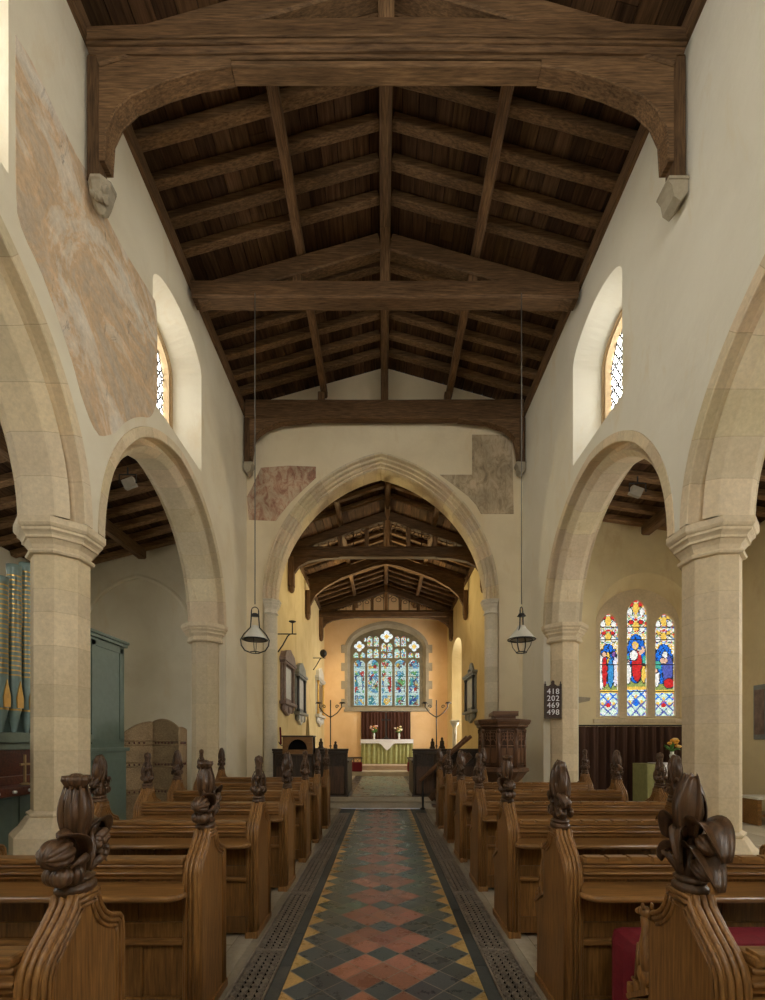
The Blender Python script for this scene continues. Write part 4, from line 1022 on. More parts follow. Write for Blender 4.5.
def poppy(kind, seed=0):
    r = random.Random(seed); mb = MB(); collar(mb, kind != 'knops'); SL[:] = [.86, 1.06] if kind in ('gourd', 'iris') else [.88, 1.04]
    if kind == 'gourd':
        mb.lathe([(.040, .05), (.036, .10), (.034, .15), (.044, .185), (.060, .215), (.068, .25), (.060, .285), (.044, .315), (.038, .33)], 42, (0, .006, 0), sx=.55, sy=.72, ribs=7, amp=.14, tw=7)
        mb.lathe([(.030, .322), (.046, .335), (.060, .352), (.056, .366), (.036, .362), (.018, .372), (.0, .374)], 36, (0, .0, 0), sx=.6, sy=.72, ribs=9, amp=.14)
        for k in range(7): t = k * 2 * pi / 7; leaf(mb, curve3((.02 * cos(t), .036 * sin(t), .17), (.046 * cos(t), .068 * sin(t), .25), (.026 * cos(t), .036 * sin(t), .335)), .012, .5)
        lobe(mb, (-.012, -.098, .142), (.046, .046, .060), 9, (0, 1, .15)); lobe(mb, (-.02, -.085, .070), (.030, .030, .034), 6, (0, .4, 1)); lobe(mb, (-.026, -.045, .066), (.030, .030, .036), 6, (0, 0, 1)); lobe(mb, (.02, -.07, .07), (.03, .03, .034), 6, (0, .3, 1))
        leaf(mb, curve3((-.03, .01, .10), (-.07, -.04, .13), (-.045, -.09, .10)), .016, .45)
        petal(mb, (-.02, .0, .10), (-.055, -.05, .21), (-.03, -.128, .190), .030, -.5, (1, 0, .3)); petal(mb, (-.02, .02, .19), (-.04, .085, .26), (-.02, .118, .16), .030, .5, (1, 0, 0))
        curl(mb, (-.015, .088, .185), .036, .017); curl(mb, (.02, .08, .18), .03, .014); curl(mb, (-.02, .098, .105), .026, .013, -1)
        for k in range(11): mb.ell((-.036 + r.uniform(-.012, .008), .045 + r.uniform(-.03, .045), .115 + r.uniform(-.035, .05)), (.013, .014, .014), n=10, m=8)
        leaf(mb, curve3((-.03, .02, .06), (-.05, .06, .12), (-.03, .11, .07)), .016, .5); leaf(mb, curve3((-.03, .03, .14), (-.06, .07, .20), (-.03, .12, .16)), .016, .5)
        leaf(mb, curve3((-.042, -.01, .07), (-.055, .005, .13), (-.03, .03, .19)), .013, .6)
    elif kind == 'iris':
        mb.lathe([(.042, .05), (.032, .09), (.028, .14), (.026, .20), (.014, .26)], 30, sx=.8, ribs=7, amp=.14)
        mb.lathe([(.016, .19), (.034, .22), (.042, .255), (.040, .30), (.030, .335), (.016, .36), (.0, .366)], 40, (0, -.006, 0), sx=.75, sy=.95, ribs=5, amp=.16, tw=14)
        petal(mb, (-.012, .02, .17), (-.045, .075, .28), (-.004, .012, .376), .032, .5, (.6, .8, 0)); petal(mb, (-.012, -.02, .17), (-.050, -.085, .30), (0, -.030, .372), .036, .5, (.6, -.8, 0))
        petal(mb, (-.03, .0, .16), (-.085, -.01, .28), (-.012, -.004, .366), .030, .4, (0, 1, 0)); petal(mb, (.03, .0, .16), (.07, -.01, .28), (.01, -.004, .366), .030, .4, (0, -1, 0))
        petal(mb, (0, -.015, .185), (0, -.115, .285), (0, -.158, .125), .054, -.55, rip=.006); petal(mb, (-.005, -.01, .13), (-.01, -.085, .185), (-.01, -.150, .035), .050, -.5, rip=.006)
        petal(mb, (0, .015, .185), (0, .100, .285), (0, .132, .150), .046, .55, rip=.005); petal(mb, (-.005, .01, .13), (-.01, .075, .165), (-.02, .145, .070), .036, .5)
        petal(mb, (-.02, .0, .20), (-.085, -.03, .235), (-.062, -.045, .10), .030, .3, (0, 1, 0)); petal(mb, (-.03, .0, .06), (-.07, -.012, .15), (-.035, .0, .245), .016, .5, (0, 1, 0)); petal(mb, (-.03, .012, .06), (-.06, .05, .12), (-.04, .085, .115), .016, .5, (0, 1, .4))
        lobe(mb, (0, -.082, .165), (.030, .030, .044), 7, (0, -1, -.5)); lobe(mb, (-.005, -.066, .085), (.030, .026, .050), 8, (0, -.8, -.45)); lobe(mb, (0, .070, .178), (.026, .026, .036), 6, (0, 1, .5))
    elif kind == 'flame':
        mb.lathe([(.040, .05), (.034, .09), (.036, .14), (.034, .175), (.048, .21), (.050, .245), (.042, .285), (.034, .315), (.038, .335), (.030, .362), (.0, .372)], 40, sx=.8, ribs=5, amp=.16, tw=22)
        for sg in (-1, 1):
            petal(mb, (-.012, sg * .015, .17), (-.012, sg * .090, .225), (-.012, sg * .105, .12), .028, -.5 * sg, (1, 0, 0)); petal(mb, (-.02, sg * .012, .20), (-.05, sg * .06, .29), (-.004, sg * .01, .372), .015, .5, (.6, .8 * sg, 0)); lobe(mb, (0, sg * .066, .145), (.032, .032, .040), 8, (.2, sg, .2)); lobe(mb, (-.012, sg * .052, .082), (.026, .026, .03), 6, (0, sg, .5)); curl(mb, (-.03, sg * .066, .100), .028, .011, sg); curl(mb, (.03, sg * .066, .100), .028, .011, sg)
            leaf(mb, curve3((-.02, sg * .02, .16), (-.055, sg * .08, .225), (-.02, sg * .118, .14)), .015, .4); leaf(mb, curve3((-.036, sg * .03, .17), (-.055, sg * -.01, .25), (-.02, sg * .03, .345)), .013, .5); leaf(mb, curve3((.036, sg * .03, .17), (.055, sg * -.01, .25), (.02, sg * .03, .345)), .013, .5)
    else:                                        # tiers of knops and leaves
        mb.lathe([(.040, .05), (.042, .08), (.030, .12), (.034, .17), (.026, .21), (.030, .25), (.026, .28), (.034, .33), (.030, .355), (.0, .37)], 36, sx=.85, ribs=6, amp=.13, tw=r.uniform(-20, 20))
        for zc, q, rr in ((.105, .050, .036), (.195, .034, .028), (.265, .016, .020), (.325, .014, .027)):
            for k in range(4):
                t = pi / 2 * k + r.uniform(-.3, .3); lobe(mb, (q * .7 * cos(t), q * sin(t), zc + r.uniform(-.012, .012)), (rr * .85, rr, rr * 1.05), r.choice((6, 7, 8)), (cos(t), sin(t), .6))
        for k in range(8): t = k * .8; leaf(mb, curve3((.036 * cos(t), .04 * sin(t), .06 + .04 * (k % 3)), (.062 * cos(t), .095 * sin(t), .14 + .04 * (k % 3)), (.032 * cos(t), .036 * sin(t), .20 + .045 * (k % 3))), .011, .5)
    if kind == 'iris': mb.xf(0, lambda p: (p[0] * .90, p[1] * .86, p[2] * .985))
    return mb
# ---------------------------------------------------------------- pews
MESH = {}
RDX = .073 # where the bench starts behind its end
def reuse(key, name, mats, parent, loc, fn):
    if key not in MESH:
        o = fn().build(name, mats, parent); MESH[key] = o.data
    else:
        o = bpy.data.objects.new(name, MESH[key]); C.objects.link(o); o.parent = parent
    o.location = loc; return o
NC = .03
REAR = [(-.172, 0), (-.172, .74), (-.168, .79), (-.155, .828), (-.132, .858), (-.103, .885), (-.075, .912), (-.053, .935), (-.036, .955), (-.026, .985)]
FRONT = [(.086, .985), (.092, .965), (.099, .942), (.110, .916), (.128, .89), (.155, .870), (.188, .858), (.215, .848), (.232, .825), (.238, .78), (.238, 0)]
FRONT_R = [(.086, .985), (.092, .965), (.099, .942), (.108, .920), (.124, .898), (.145, .880), (.17, .870), (.188, .858), (.195, .83), (.195, .56), (.20, .545)]
ELBOW = [(.325, .475), (.335, .46), (.335, .44), (.315, .41), (.305, .38), (.305, 0)]
def end_mesh(s, elbow, thick=.07):
    mb = MB(); fr = (FRONT_R + ELBOW) if elbow else FRONT
    poly = REAR + fr
    mb.prism(poly, lambda u, v, w: (s * w, u, v), 0, thick)
    line = REAR + (FRONT_R[:-2] if elbow else FRONT)
    for off, r_ in ((.010, .0085), (.029, .0085), (.047, .007)):
        cv = offset(line, off)
        for face in (-.001, thick + .001): mb.tube([(s * face, u, v) for u, v in cv], r_, 6)
    for w_ in (.014, .035, .056): mb.tube([(s * w_, u - .001, v + .001) for u, v in REAR], .0095, 6)
    mb.box(-s * .012, s * (thick + .012), -.184, .256 if not elbow else .318, 0, .05, .008)
    if elbow: mb.prism([(.195, .56), (.325, .475), (.335, .49), (.205, .578)], lambda u, v, w: (s * w, u, v), -.008, thick + .008)
    return mb
def hound(s):
    """seated greyhound on a bed of carved tiles, facing the altar"""
    mb = MB()
    for a in range(3):
        for b in range(2): mb.box(s * (.002 + b * .037), s * (.036 + b * .037), .212 + a * .04, .245 + a * .04, .545 - a * .028, .588 - a * .028, .008)
    x = s * .037
    mb.tube([(x, .225, .60), (x, .232, .65), (x, .245, .70), (x, .25, .745), (x, .262, .785)], [.034, .036, .030, .020, .018], 10)
    mb.ell((x, .222, .605), (.034, .034, .045)); mb.ell((x, .262, .80), (.020, .024, .020)); mb.tube([(x, .275, .80), (x, .30, .79), (x, .312, .785)], [.017, .013, .009], 8)
    for q in (-1, 1):
        mb.tube([(x + q * .018, .262, .69), (x + q * .018, .275, .62), (x + q * .018, .285, .555)], [.013, .011, .009], 8); mb.ell((x + q * .018, .297, .55), (.010, .018, .009))
        mb.ell((x + q * .024, .235, .595), (.014, .034, .034)); mb.ell((x + q * .016, .252, .822), (.006, .008, .014))
    mb.tube([(x, .20, .60), (x + s * .03, .215, .575), (x + s * .035, .25, .57)], .008, 6)
    return mb
def hound_at(s):
    mb = hound(s); mb.xf(0, lambda p: (p[0], .20 + (p[1] - .19) * 1.12, .54 + (p[2] - .54) * 1.08)); return mb
def pew(row, s, xe, kind, d, label):
    L = xe - .935; side_ = 'left' if s < 0 else 'right'; elbow = s > 0
    t = thing('pew', label, 'pew', (s * .935, d, 0), 'oak pews on the %s of the aisle' % side_)
    e = reuse(('end', s, elbow), 'pew_end', 'pew_z', t, (0, 0, 0), lambda: end_mesh(s, elbow))
    reuse(('pop', kind, s), 'poppyhead', 'carve', e, (s * .035, NC, .978), lambda: mirror(poppy(kind, sum(map(ord, kind))), s))
    if elbow: reuse(('hound', s), 'carved_hound', 'pew_z', e, (0, 0, 0), lambda: hound_at(s))
    k2 = 'knops' if row % 2 else 'flame'
    e = reuse(('end', s, False, 'out'), 'pew_end', 'pew_z', t, (s * (L - .07), 0, 0), lambda: end_mesh(s, False))
    reuse(('pop', k2, s), 'poppyhead', 'carve', e, (s * .035, NC, .978), lambda: mirror(poppy(k2, sum(map(ord, k2))), s))
    a, b = .077, L - .077
    DY = lambda q: (q[0], q[1] + .075, q[2])
    p = MB(); n = max(1, round((b - a) / .24))
    for i in range(n):
        g = RNG.uniform(.7, 1.05); xa, xb = a + (b - a) * i / n, a + (b - a) * (i + 1) / n
        p.box(s * (xa + .002), s * (xb - .002), -.205, -.185, .05, .80, .003, col=(g, g, g))
    p.box(s * a, s * b, -.19, -.17, .05, .79, 0, col=(.6, .6, .6))
    p.box(s * a, s * b, -.222, -.175, .03, .15, .006, col=(.75, .75, .75)); p.box(s * a, s * b, -.218, -.175, .45, .53, .006, col=(.75, .75, .75))
    x = a + .25
    while x < b - .1: p.box(s * (x - .035), s * (x + .035), -.217, -.178, .15, .45, .005, col=(.72, .72, .72)); x += .55
    p.xf(0, DY); p.build('backrest', 'pew_z', t)
    r = MB(); r.box(s * a, s * b, -.252, -.165, .832, .862, .010); r.box(s * a, s * b, -.238, -.17, .78, .832, .006)
    r.tube([(s * a, -.240, .822), (s * b, -.240, .822)], .010, 6); r.tube([(s * a, -.240, .785), (s * b, -.240, .785)], .009, 6); r.box(s * a, s * b, -.228, -.18, .752, .785, .004)
    if s > 0:
        x = a + .01
        while x < b - .10: r.box(s * x, s * (x + .095), -.255, -.20, .838, .872, .004); x += .112
    r.xf(0, DY); r.build('top_rail', 'pew_x', t)
    lg = MB(); ya, yb, rr = -.425, -.20, .07
    pl = [(a - .055, yb), (a - .055, ya + rr)] + [(a - .055 + rr - rr * cos(q * pi / 12), ya + rr - rr * sin(q * pi / 12)) for q in range(1, 6)] + [(a - .055 + rr, ya), (b, ya), (b, yb)]
    # the ledge sits behind the pew end, so its rounded end stops just short of it
    pl = [(max(u, .012) if v < -.265 else max(u, .085), v) for u, v in pl]
    lg.prism(pl, lambda u, v, w: (s * u, v, w), .700, .733); lg.tube([(s * u, v, .7165) for u, v in pl[1:-1]], .0165, 8)
    for x in (a + .3, (a + b) / 2, b - .3): lg.prism([(-.21, .70), (-.34, .70), (-.22, .64), (-.21, .64)], lambda u, v, w: (s * (x + w), u, v), -.014, .014, col=(.6, .6, .6))
    lg.xf(0, DY); lg.build('book_ledge', 'pew_x', t)
    st = MB(); st.box(s * a, s * b, -.168, .20, .42, .45, .008); st.box(s * a, s * b, .10, .12, .05, .42); st.build('seat', 'pew_x', t)
    return t
def mirror(mb, s): return mb if s > 0 else mirror_x(mb)
def mirror_x(mb):
    mb.v = [(-a, b, c) for a, b, c in mb.v]; return mb
ROWS = [1.43, 2.50, 3.58, 4.65, 5.73, 6.80, 7.88]
EL = [2.30, 2.30, 2.25, 2.42, 2.60, 2.72, 2.80]; ER = [2.30, 2.30, 2.32, 2.84, 2.95, 3.02, 1.75]
KL = ['gourd', 'gourd', 'knops', 'flame', 'knops', 'flame', 'knops']; KR = ['iris', 'flame', 'gourd', 'knops', 'flame', 'knops', 'flame']
for i, d in enumerate(ROWS):
    q = ('nearest the viewer' if i == 0 else ORD[i] + ' from the viewer')
    pew(i, -1, EL[i], KL[i], d, 'oak pew left of the aisle, %s, carved poppyhead on its end' % q)
    pew(i, 1, ER[i], KR[i], d, 'oak pew right of the aisle, %s, carved hound on its end' % q)
# red kneeler bench between the two nearest right pews
mb = MB(); mb.box(1.03, 2.0, 1.92, 2.12, .10, .62, .06)
t = thing('padded_bench', 'red upholstered padded box between the two nearest right-hand pews', 'bench', (1.5, 2.02, 0))
o = MB(); o.v, o.f, o.mi, o.sm, o.c = [(a - 1.5, b - 2.02, c) for a, b, c in mb.v], mb.f, mb.mi, mb.sm, mb.c; o.build('cushion', 'red', t)
o = MB(); o.tube([(-.41, -.1, .16), (-.41, -.1, .54), (-.37, -.1, .585), (.43, -.1, .585), (.47, -.1, .54), (.47, -.1, .16)], .008, 6); o.build('piping', 'red', t)
o = MB(); o.box(-.42, .45, -.09, .09, 0, .11, .01); o.build('plinth', 'stall_x', t)
# ---------------------------------------------------------------- things
class L(MB):
    """mesh builder whose build() takes world vertices and re-bases them onto a parent's location"""
    def put(s, name, mats, parent):
        l = Vector(parent.location); s.v = [tuple(Vector(p) - l) for p in s.v]; return s.build(name, mats, parent)
# hanging oil lamps
def oil_lamp(x, label, rot, wide):
    y, ztop = MIDY - .15, 3.62
    t = thing('hanging_lamp', label, 'lamp', (x, y, 2.86), 'hanging oil lamps of the nave')
    def up(q): return q
    c = MB(); c.tube([(0, 0, .79), (0, 0, 8.62 - 2.86)], .008, 6); c.tube([(0, 0, .74 + .0), (.015, 0, .765), (0, 0, .79), (-.015, 0, .765)], .005, 5, True); c.build('suspension_wire', 'wire', t)
    f = MB()
    f.tube([(.055 * cos(a * pi / 8), 0, .69 + .055 * sin(a * pi / 8)) for a in range(0, 9)], .007, 6)
    for s in (-1, 1):
        f.tube([(s * .055, 0, .69), (s * .06, 0, .55), (s * .07, 0, .42), (s * .13 * wide, 0, .31), (s * .168 * wide, 0, .22), (s * .16 * wide, 0, .13), (s * .12 * wide, 0, .05), (s * .08, 0, .02)], .010, 6)
    f.tube([(.17 * cos(a * pi / 12), .17 * sin(a * pi / 12), .22) for a in range(24)], .007, 6, True)
    f.tube([(.08 * cos(a * pi / 10), .08 * sin(a * pi / 10), .02) for a in range(20)], .008, 6, True); f.lathe([(.07, .60), (.05, .625), (.045, .64), (.0, .645)], 16)
    for s in (-1, 1): f.tube([(0, s * .17, .22), (0, s * .15, .12), (0, s * .08, .02)], .006, 6)
    f.build('frame', 'iron', t)
    sh = MB(); k_ = 1.0 if wide < 1.1 else .90
    sh = MB(); sh.lathe([(q * k_, z) for q, z in [(.215, .225), (.213, .235), (.16, .30), (.11, .36), (.075, .40), (.06, .44), (.055, .445), (.07, .40), (.105, .352), (.155, .292), (.20, .235)]], 32, cap=False); sh.build('shade', 'enamel', t)
    r = MB(); r.tube([(.215 * k_ * cos(a * pi / 14), .215 * k_ * sin(a * pi / 14), .225) for a in range(28)], .008, 6, True); r.build('shade_rim', 'iron', t); t.rotation_euler = (0, 0, rot)
oil_lamp(X(255, MIDY - .15), 'white shaded oil lamp in a pear shaped iron frame hanging left of the chancel arch', .15, 1.32)
oil_lamp(X(521.5, MIDY - .15), 'white shaded oil lamp in an iron frame hanging right of the chancel arch', .9, 1.0)

# floodlights at the crowns of the far arches
for s, lab in ((-1, 'small white floodlight hung under the crown of the far left arch'), (1, 'small white floodlight hung under the crown of the far right arch')):
    x, y, z = (s * 3.62, 6.55, 5.18) if s < 0 else (s * 3.72, 6.75, 5.17)
    t = thing('floodlight', lab, 'floodlight', (x, y, z))
    b = MB(); b.box(-.085, .085, -.055, .04, -.125, .0, .012); b.xf(0, lambda p: Matrix.Rotation(s * .35, 3, 'Y') @ Matrix.Rotation(.3, 3, 'X') @ Vector(p)); b.build('housing', 'sand', t)
    b = MB(); b.tube([(-.12, 0, -.06), (-.12, 0, .06), (.12, 0, .06), (.12, 0, -.06)], .01, 6); b.tube([(0, 0, .06), (0, 0, .16)], .012, 6); b.build('bracket', 'iron', t)

# hymn board on the right half pillar
HB = .90; t = thing('hymn_board', 'dark wooden hymn board with four white hymn numbers on the right half pillar', 'hymn board', (3.27, 8.90, 1.88))
b = MB(); b.prism([(-.155, 0), (.155, 0), (.155, .66), (.10, .67), (.03, .72), (.03, .77), (0, .80), (-.03, .77), (-.03, .72), (-.10, .67), (-.155, .66)], lambda u, v, w: (u, w, v), -.02, .02)
b.build('board', 'board', t)
f = MB()
for x in (-.165, .165): f.box(x - .018, x + .018, -.035, .02, -.02, .72, .008); f.lathe([(.02, .72), (.008, .74), (.016, .76), (.0, .78)], 10, (x, -.008, 0))
for z in (-.005, .665): f.box(-.16, .16, -.032, .02, z - .014, z + .014, .006)
f.build('frame', 'stall_z', t)
for i, tx in enumerate(('418', '202', '469', '498')):
    cu = bpy.data.curves.new('number', 'FONT'); cu.body = tx; cu.size = .165; cu.align_x = 'CENTER'; cu.extrude = .003; cu.space_character = 1.12
    tmp = bpy.data.objects.new('tmp', cu); C.objects.link(tmp)
    me = bpy.data.meshes.new_from_object(tmp.evaluated_get(bpy.context.evaluated_depsgraph_get())); bpy.data.objects.remove(tmp)
    me.materials.clear(); me.materials.append(M['white'])
    at = me.attributes.new('col', 'FLOAT_COLOR', 'FACE'); at.data.foreach_set('color', [1.0] * (4 * len(me.polygons)))
    o = bpy.data.objects.new('hymn_number', me); C.objects.link(o); o.parent = t; o.rotation_euler = (pi / 2, 0, 0); o.location = (0, -.026, .505 - i * .148)
t.scale = (.9, .9, .9); t.location.z += .04

# little stone bracket on the right aisle's end wall
t = MB(); t.prism([(0, 0), (.24, .05), (.26, .12), (0, .14)], lambda u, v, w: (4.18 + u, 9.985 - w, 2.28 + v), 0, .10)
tag(t.build('stone_bracket', 'stone_d', None, (4.18, 9.985, 2.28)), 'small worn brown stone bracket on the wall between the hymn board and stained window', 'bracket')
# pulpit
PX, PY, PZ = 2.30, 8.95, 0.
t = thing('pulpit', 'carved dark oak polygonal pulpit standing on a stem by the right wall', 'pulpit', (PX, PY, 0))
def ngon(r, k, ph=pi / 8, n=8): return (r * cos(k * 2 * pi / n + ph), r * sin(k * 2 * pi / n + ph))
b = MB(); b.lathe([(.42, .95), (.42, 1.72)], 8, ph=pi / 8, sm=False); b.c = [(.55, .5, .45)] * len(b.c); b.build('body', 'pulpit_z', t)  # body darkened so the paler panels look lit
c = MB(); c.lathe([(.43, 1.70), (.49, 1.74), (.49, 1.77), (.52, 1.79), (.54, 1.84), (.54, 1.87), (.47, 1.88), (.0, 1.88)], 8, ph=pi / 8, sm=False); c.build('cornice', 'pulpit_x', t)
c = MB(); c.lathe([(.43, .98), (.50, .96), (.51, .90), (.46, .86), (.40, .78), (.25, .62), (.16, .50), (.14, .30), (.20, .12), (.30, .08), (.30, .0)], 8, ph=pi / 8, sm=False); c.build('stem', 'pulpit_z', t)
for k in range(8):
    x0, y0 = ngon(.43, k); x1, y1 = ngon(.43, k + 1); p0, p1 = Vector((x0, y0, 0)), Vector((x1, y1, 0)); tt = (p1 - p0).normalized(); nn = Vector((tt.y, -tt.x, 0))
    if nn.y > .8: continue
    cn = MB(); cn.tube([p0 + Vector((0, 0, .98)), p0 + Vector((0, 0, 1.30)), p0 + Vector((0, 0, 1.34)), p0 + Vector((0, 0, 1.70))], [.026, .022, .028, .022], 8); cn.lathe([(.02, 1.70), (.035, 1.68), (.03, 1.62)], 8, (x0, y0, 0)); cn.build('corner_shaft', 'pulpit_z', t)
    w_ = (p1 - p0).length
    def q(u, v, o=.012): return p0 + tt * u + nn * o + Vector((0, 0, v))
    tr = MB()
    for cxx in (w_ * .32, w_ * .68):
        for j in range(4):
            a = pi / 4 + j * pi / 2; tr.tube([q(cxx + .035 * cos(a) + .028 * cos(e * pi / 4), 1.56 + .045 * sin(a) + .034 * sin(e * pi / 4)) for e in range(8)], .007, 5, True)
        tr.tube([q(cxx - .055, 1.40), q(cxx - .05, 1.46), q(cxx, 1.50), q(cxx + .05, 1.46), q(cxx + .055, 1.40)], .008, 5)
    tr.tube([q(.03, 1.02), q(.03, 1.66), q(w_ - .03, 1.66), q(w_ - .03, 1.02)], .011, 5, True); tr.tube([q(w_ / 2, 1.02), q(w_ / 2, 1.66)], .009, 5); tr.tube([q(.03, 1.38), q(w_ - .03, 1.38)], .009, 5)
    tr.c = [(1.5, 1.45, 1.4)] * len(tr.c)  # lit look of the panels put into their colour
    for u0, u1 in ((.05, w_ / 2 - .02), (w_ / 2 + .02, w_ - .05)):
        tr.add([q(u0, 1.06, .004), q(u1, 1.06, .004), q(u1, 1.34, .004), q(u0, 1.34, .004)], [(0, 1, 2, 3)], 0, False, (1.25, 1.2, 1.15))
    tr.build('tracery_panel', 'pulpit_z', t)
d_ = MB(); d_.prism([(-.25, 0), (.25, 0), (.25, .05), (-.25, .09)], lambda u, v, w: (w, u * .7 - .12, 1.94 + v), -.24, .24); d_.box(-.20, .20, -.26, .02, 1.88, 1.95, .01); d_.build('book_desk', 'pulpit_x', t)
# pulpit stairs and handrails
t = thing('pulpit_stair', 'steep wooden pulpit stair with sloping handrail and black iron posts', 'stair', (1.2, 9.3, 0))
zr0, zr1 = Z(728, 9.05), Z(781, 9.95)
zr = lambda x: zr1 + (zr0 - zr1) * (x - .74) / 1.16
for dy in (0, .42):
    r = L(); r.beam((1.73, 9.10 + dy, zr(1.73)), (.80, 9.95 + dy * .2, zr1), .05, .065, .015); r.c = [(1.5, 1.45, 1.4)] * len(r.c); r.put('handrail', 'pulpit_x', t)
    r = L(); r.beam((1.73, 9.10 + dy, zr(1.73) - .36), (1.0, 9.70 + dy * .2, .25), .04, .12, .01); r.put('stringer', 'pulpit_x', t)
    r = L(); r.tube([(.86, 9.93 + dy * .2, .0), (.86, 9.93 + dy * .2, zr(.84) - .0)], .018, 8); r.lathe([(.06, 0), (.06, .015), (.02, .03)], 12, (.86, 9.93 + dy * .2, 0)); r.put('post', 'iron', t)
for k in range(4):
    r = L(); u = k / 4; r.box(1.0 + u * .62, 1.20 + u * .62, 9.22, 9.50, .14 + u * .8, .18 + u * .8, .008); r.box(1.18 + u * .62, 1.20 + u * .62, 9.24, 9.48, 0, .16 + u * .8); r.put('tread', 'pulpit_x', t)

# choir stalls either side of the chancel entrance
def stall(s, x0, x1, label):
    t = thing('choir_stall', label, 'choir stall', ((x0 + x1) / 2, 10.6, .135)); z0, zt = .135, 1.30; y0 = 10.36
    e = L(); e.box(x0, x1, y0, y0 + .07, z0, zt - .04, .008); e.build
    e.put('end_panel', 'stall_z', t)
    c = L(); c.box(x0 - .02, x1 + .02, y0 - .03, y0 + .12, zt - .05, zt, .012); c.box(x0 - .01, x1 + .01, y0 - .02, y0 + .09, zt - .10, zt - .06, .01); c.put('cornice', 'stall_x', t); c = L(); c.box(x0 - .02, x1 + .02, y0 - .03, y0 + .1, z0, z0 + .12, .01); c.put('plinth', 'stall_x', t)
    n = 3
    for i in range(n):
        a, b = x0 + .05 + (x1 - x0 - .1) * i / n, x0 + .05 + (x1 - x0 - .1) * (i + 1) / n; w = b - a; xm = (a + b) / 2
        p = L(); p.box(a + .02, b - .02, y0 - .008, y0, z0 + .16, zt - .40, .004, col=(1.8, 1.5, 1.3))
        p.tube([(a + .015, y0 - .008, z0 + .14), (a + .015, y0 - .008, zt - .13), (b - .015, y0 - .008, zt - .13), (b - .015, y0 - .008, z0 + .14)], .014, 6, True)
        for q in (-.25, .25):
            p.tube([(xm + q * w + .075 * cos(k * pi / 5), y0 - .01, zt - .22 + .075 * sin(k * pi / 5)) for k in range(10)], .009, 5, True)
            for k in range(4): p.tube([(xm + q * w, y0 - .01, zt - .22), (xm + q * w + .07 * cos(k * pi / 2 + .78), y0 - .01, zt - .22 + .07 * sin(k * pi / 2 + .78))], .008, 5)
        p.tube([(a + .02, y0 - .01, zt - .40), (a + .06, y0 - .01, zt - .32), (xm, y0 - .01, zt - .38), (b - .06, y0 - .01, zt - .32), (b - .02, y0 - .01, zt - .40)], .010, 5)
        p.put('tracery_panel', 'stall_z', t)
    xi = x1 if s < 0 else x0; xo = x0 if s < 0 else x1
    d_ = L(); d_.box(xi, xi - .06 * -s * -1 if False else xi + s * .06, y0 + .07, 11.9, z0 + .1, 1.0, .01); d_.box(xi - s * .02, xi + s * .30, y0 + .1, 11.9, .98, 1.03, .01); d_.put('book_desk', 'stall_y', t)
    d_ = L(); d_.box(xi + s * .75, xi + s * 1.15, y0 + .1, 11.9, z0 + .4, z0 + .45, .01); d_.box(xi + s * 1.18, xi + s * 1.25, y0 + .1, 11.9, z0 + .1, 1.15, .01); d_.put('bench', 'stall_y', t)
    return t
stall(-1, X(273, 10.36), X(347.5, 10.36), 'dark carved oak choir stall left of the chancel entrance')
stall(1, X(413, 10.36), X(478, 10.36), 'dark carved oak choir stall right of the chancel entrance')
# small carved figures standing on stall ends further in
for px_, py_, dd, lab in ((321, 738, 12.2, 'outer of the two dark carved figures on bench ends left of the altar'), (335.5, 741, 13.0, 'inner of the two dark carved figures on bench ends left of the altar'), (432.5, 738, 13.0, 'inner of the two dark carved figures on bench ends right of the altar'), (442, 737, 12.2, 'outer of the two dark carved figures on bench ends right of the altar')):
    x = X(px_, dd); t = thing('bench_end', lab, 'bench end', (x, dd, .23), 'figures on choir bench ends')
    zt = Z(py_, dd) - .23; zb = zt - .30
    b = MB(); b.box(-.06, .06, -.2, .2, 0, zb, .01); b.build('end_board', 'stall_z', t)
    f = MB(); f.lathe([(.085, zb), (.085, zb + .04), (.06, zb + .07), (.055, zb + .12), (.06, zb + .17), (.05, zb + .20), (.022, zb + .22)], 14); f.ell((0, -.005, zb + .25), (.034, .036, .045)); f.ell((-.03, -.05, zb + .13), (.025, .035, .03)); f.ell((.03, -.05, zb + .13), (.025, .035, .03)); f.build('carved_figure', 'stall_z', t)
# lectern-like wooden console with an arched dark opening
yl = 9.70; x0, x1, z0, z1 = X(282.5, yl), X(312.5, yl), Z(754, yl), Z(735.5, yl); xm = (x0 + x1) / 2
t = thing('reading_desk', 'brown wooden desk with an arched dark opening in front of the left choir stall', 'desk', (xm, yl, 0)); w = x1 - x0
b = MB(); hole = [(-w * .32, z0 + .09)] + [(-w * .32 * cos(a * pi / 12), z0 + .09 + .22 * sin(a * pi / 12)) for a in range(0, 13)][1:]
b.prism([(-w / 2, z0), (w / 2, z0), (w / 2, z1 - .03), (-w / 2, z1 - .03)], lambda u, v, w_: (u, w_, v), 0, .03, holes=[hole]); b.build('front_board', 'pew_x', t)
b = MB(); b.box(-w / 2, w / 2, .12, .40, z0, z1 - .04); b.build('dark_back', 'pit', t)
b = MB(); b.box(-w / 2, -w / 2 + .03, .03, .4, z0, z1 - .03); b.box(w / 2 - .03, w / 2, .03, .4, z0, z1 - .03); b.box(-w / 2 - .02, w / 2 + .02, -.03, .42, z1 - .03, z1, .008); b.box(-w / 2 - .02, w / 2 + .02, -.02, .42, z0 - .04, z0, .008); b.build('case', 'stall_x', t)
b = MB(); b.box(-w / 2 + .02, w / 2 - .02, .04, .4, .0, z0 - .04, .01); b.build('pedestal', 'stall_z', t)

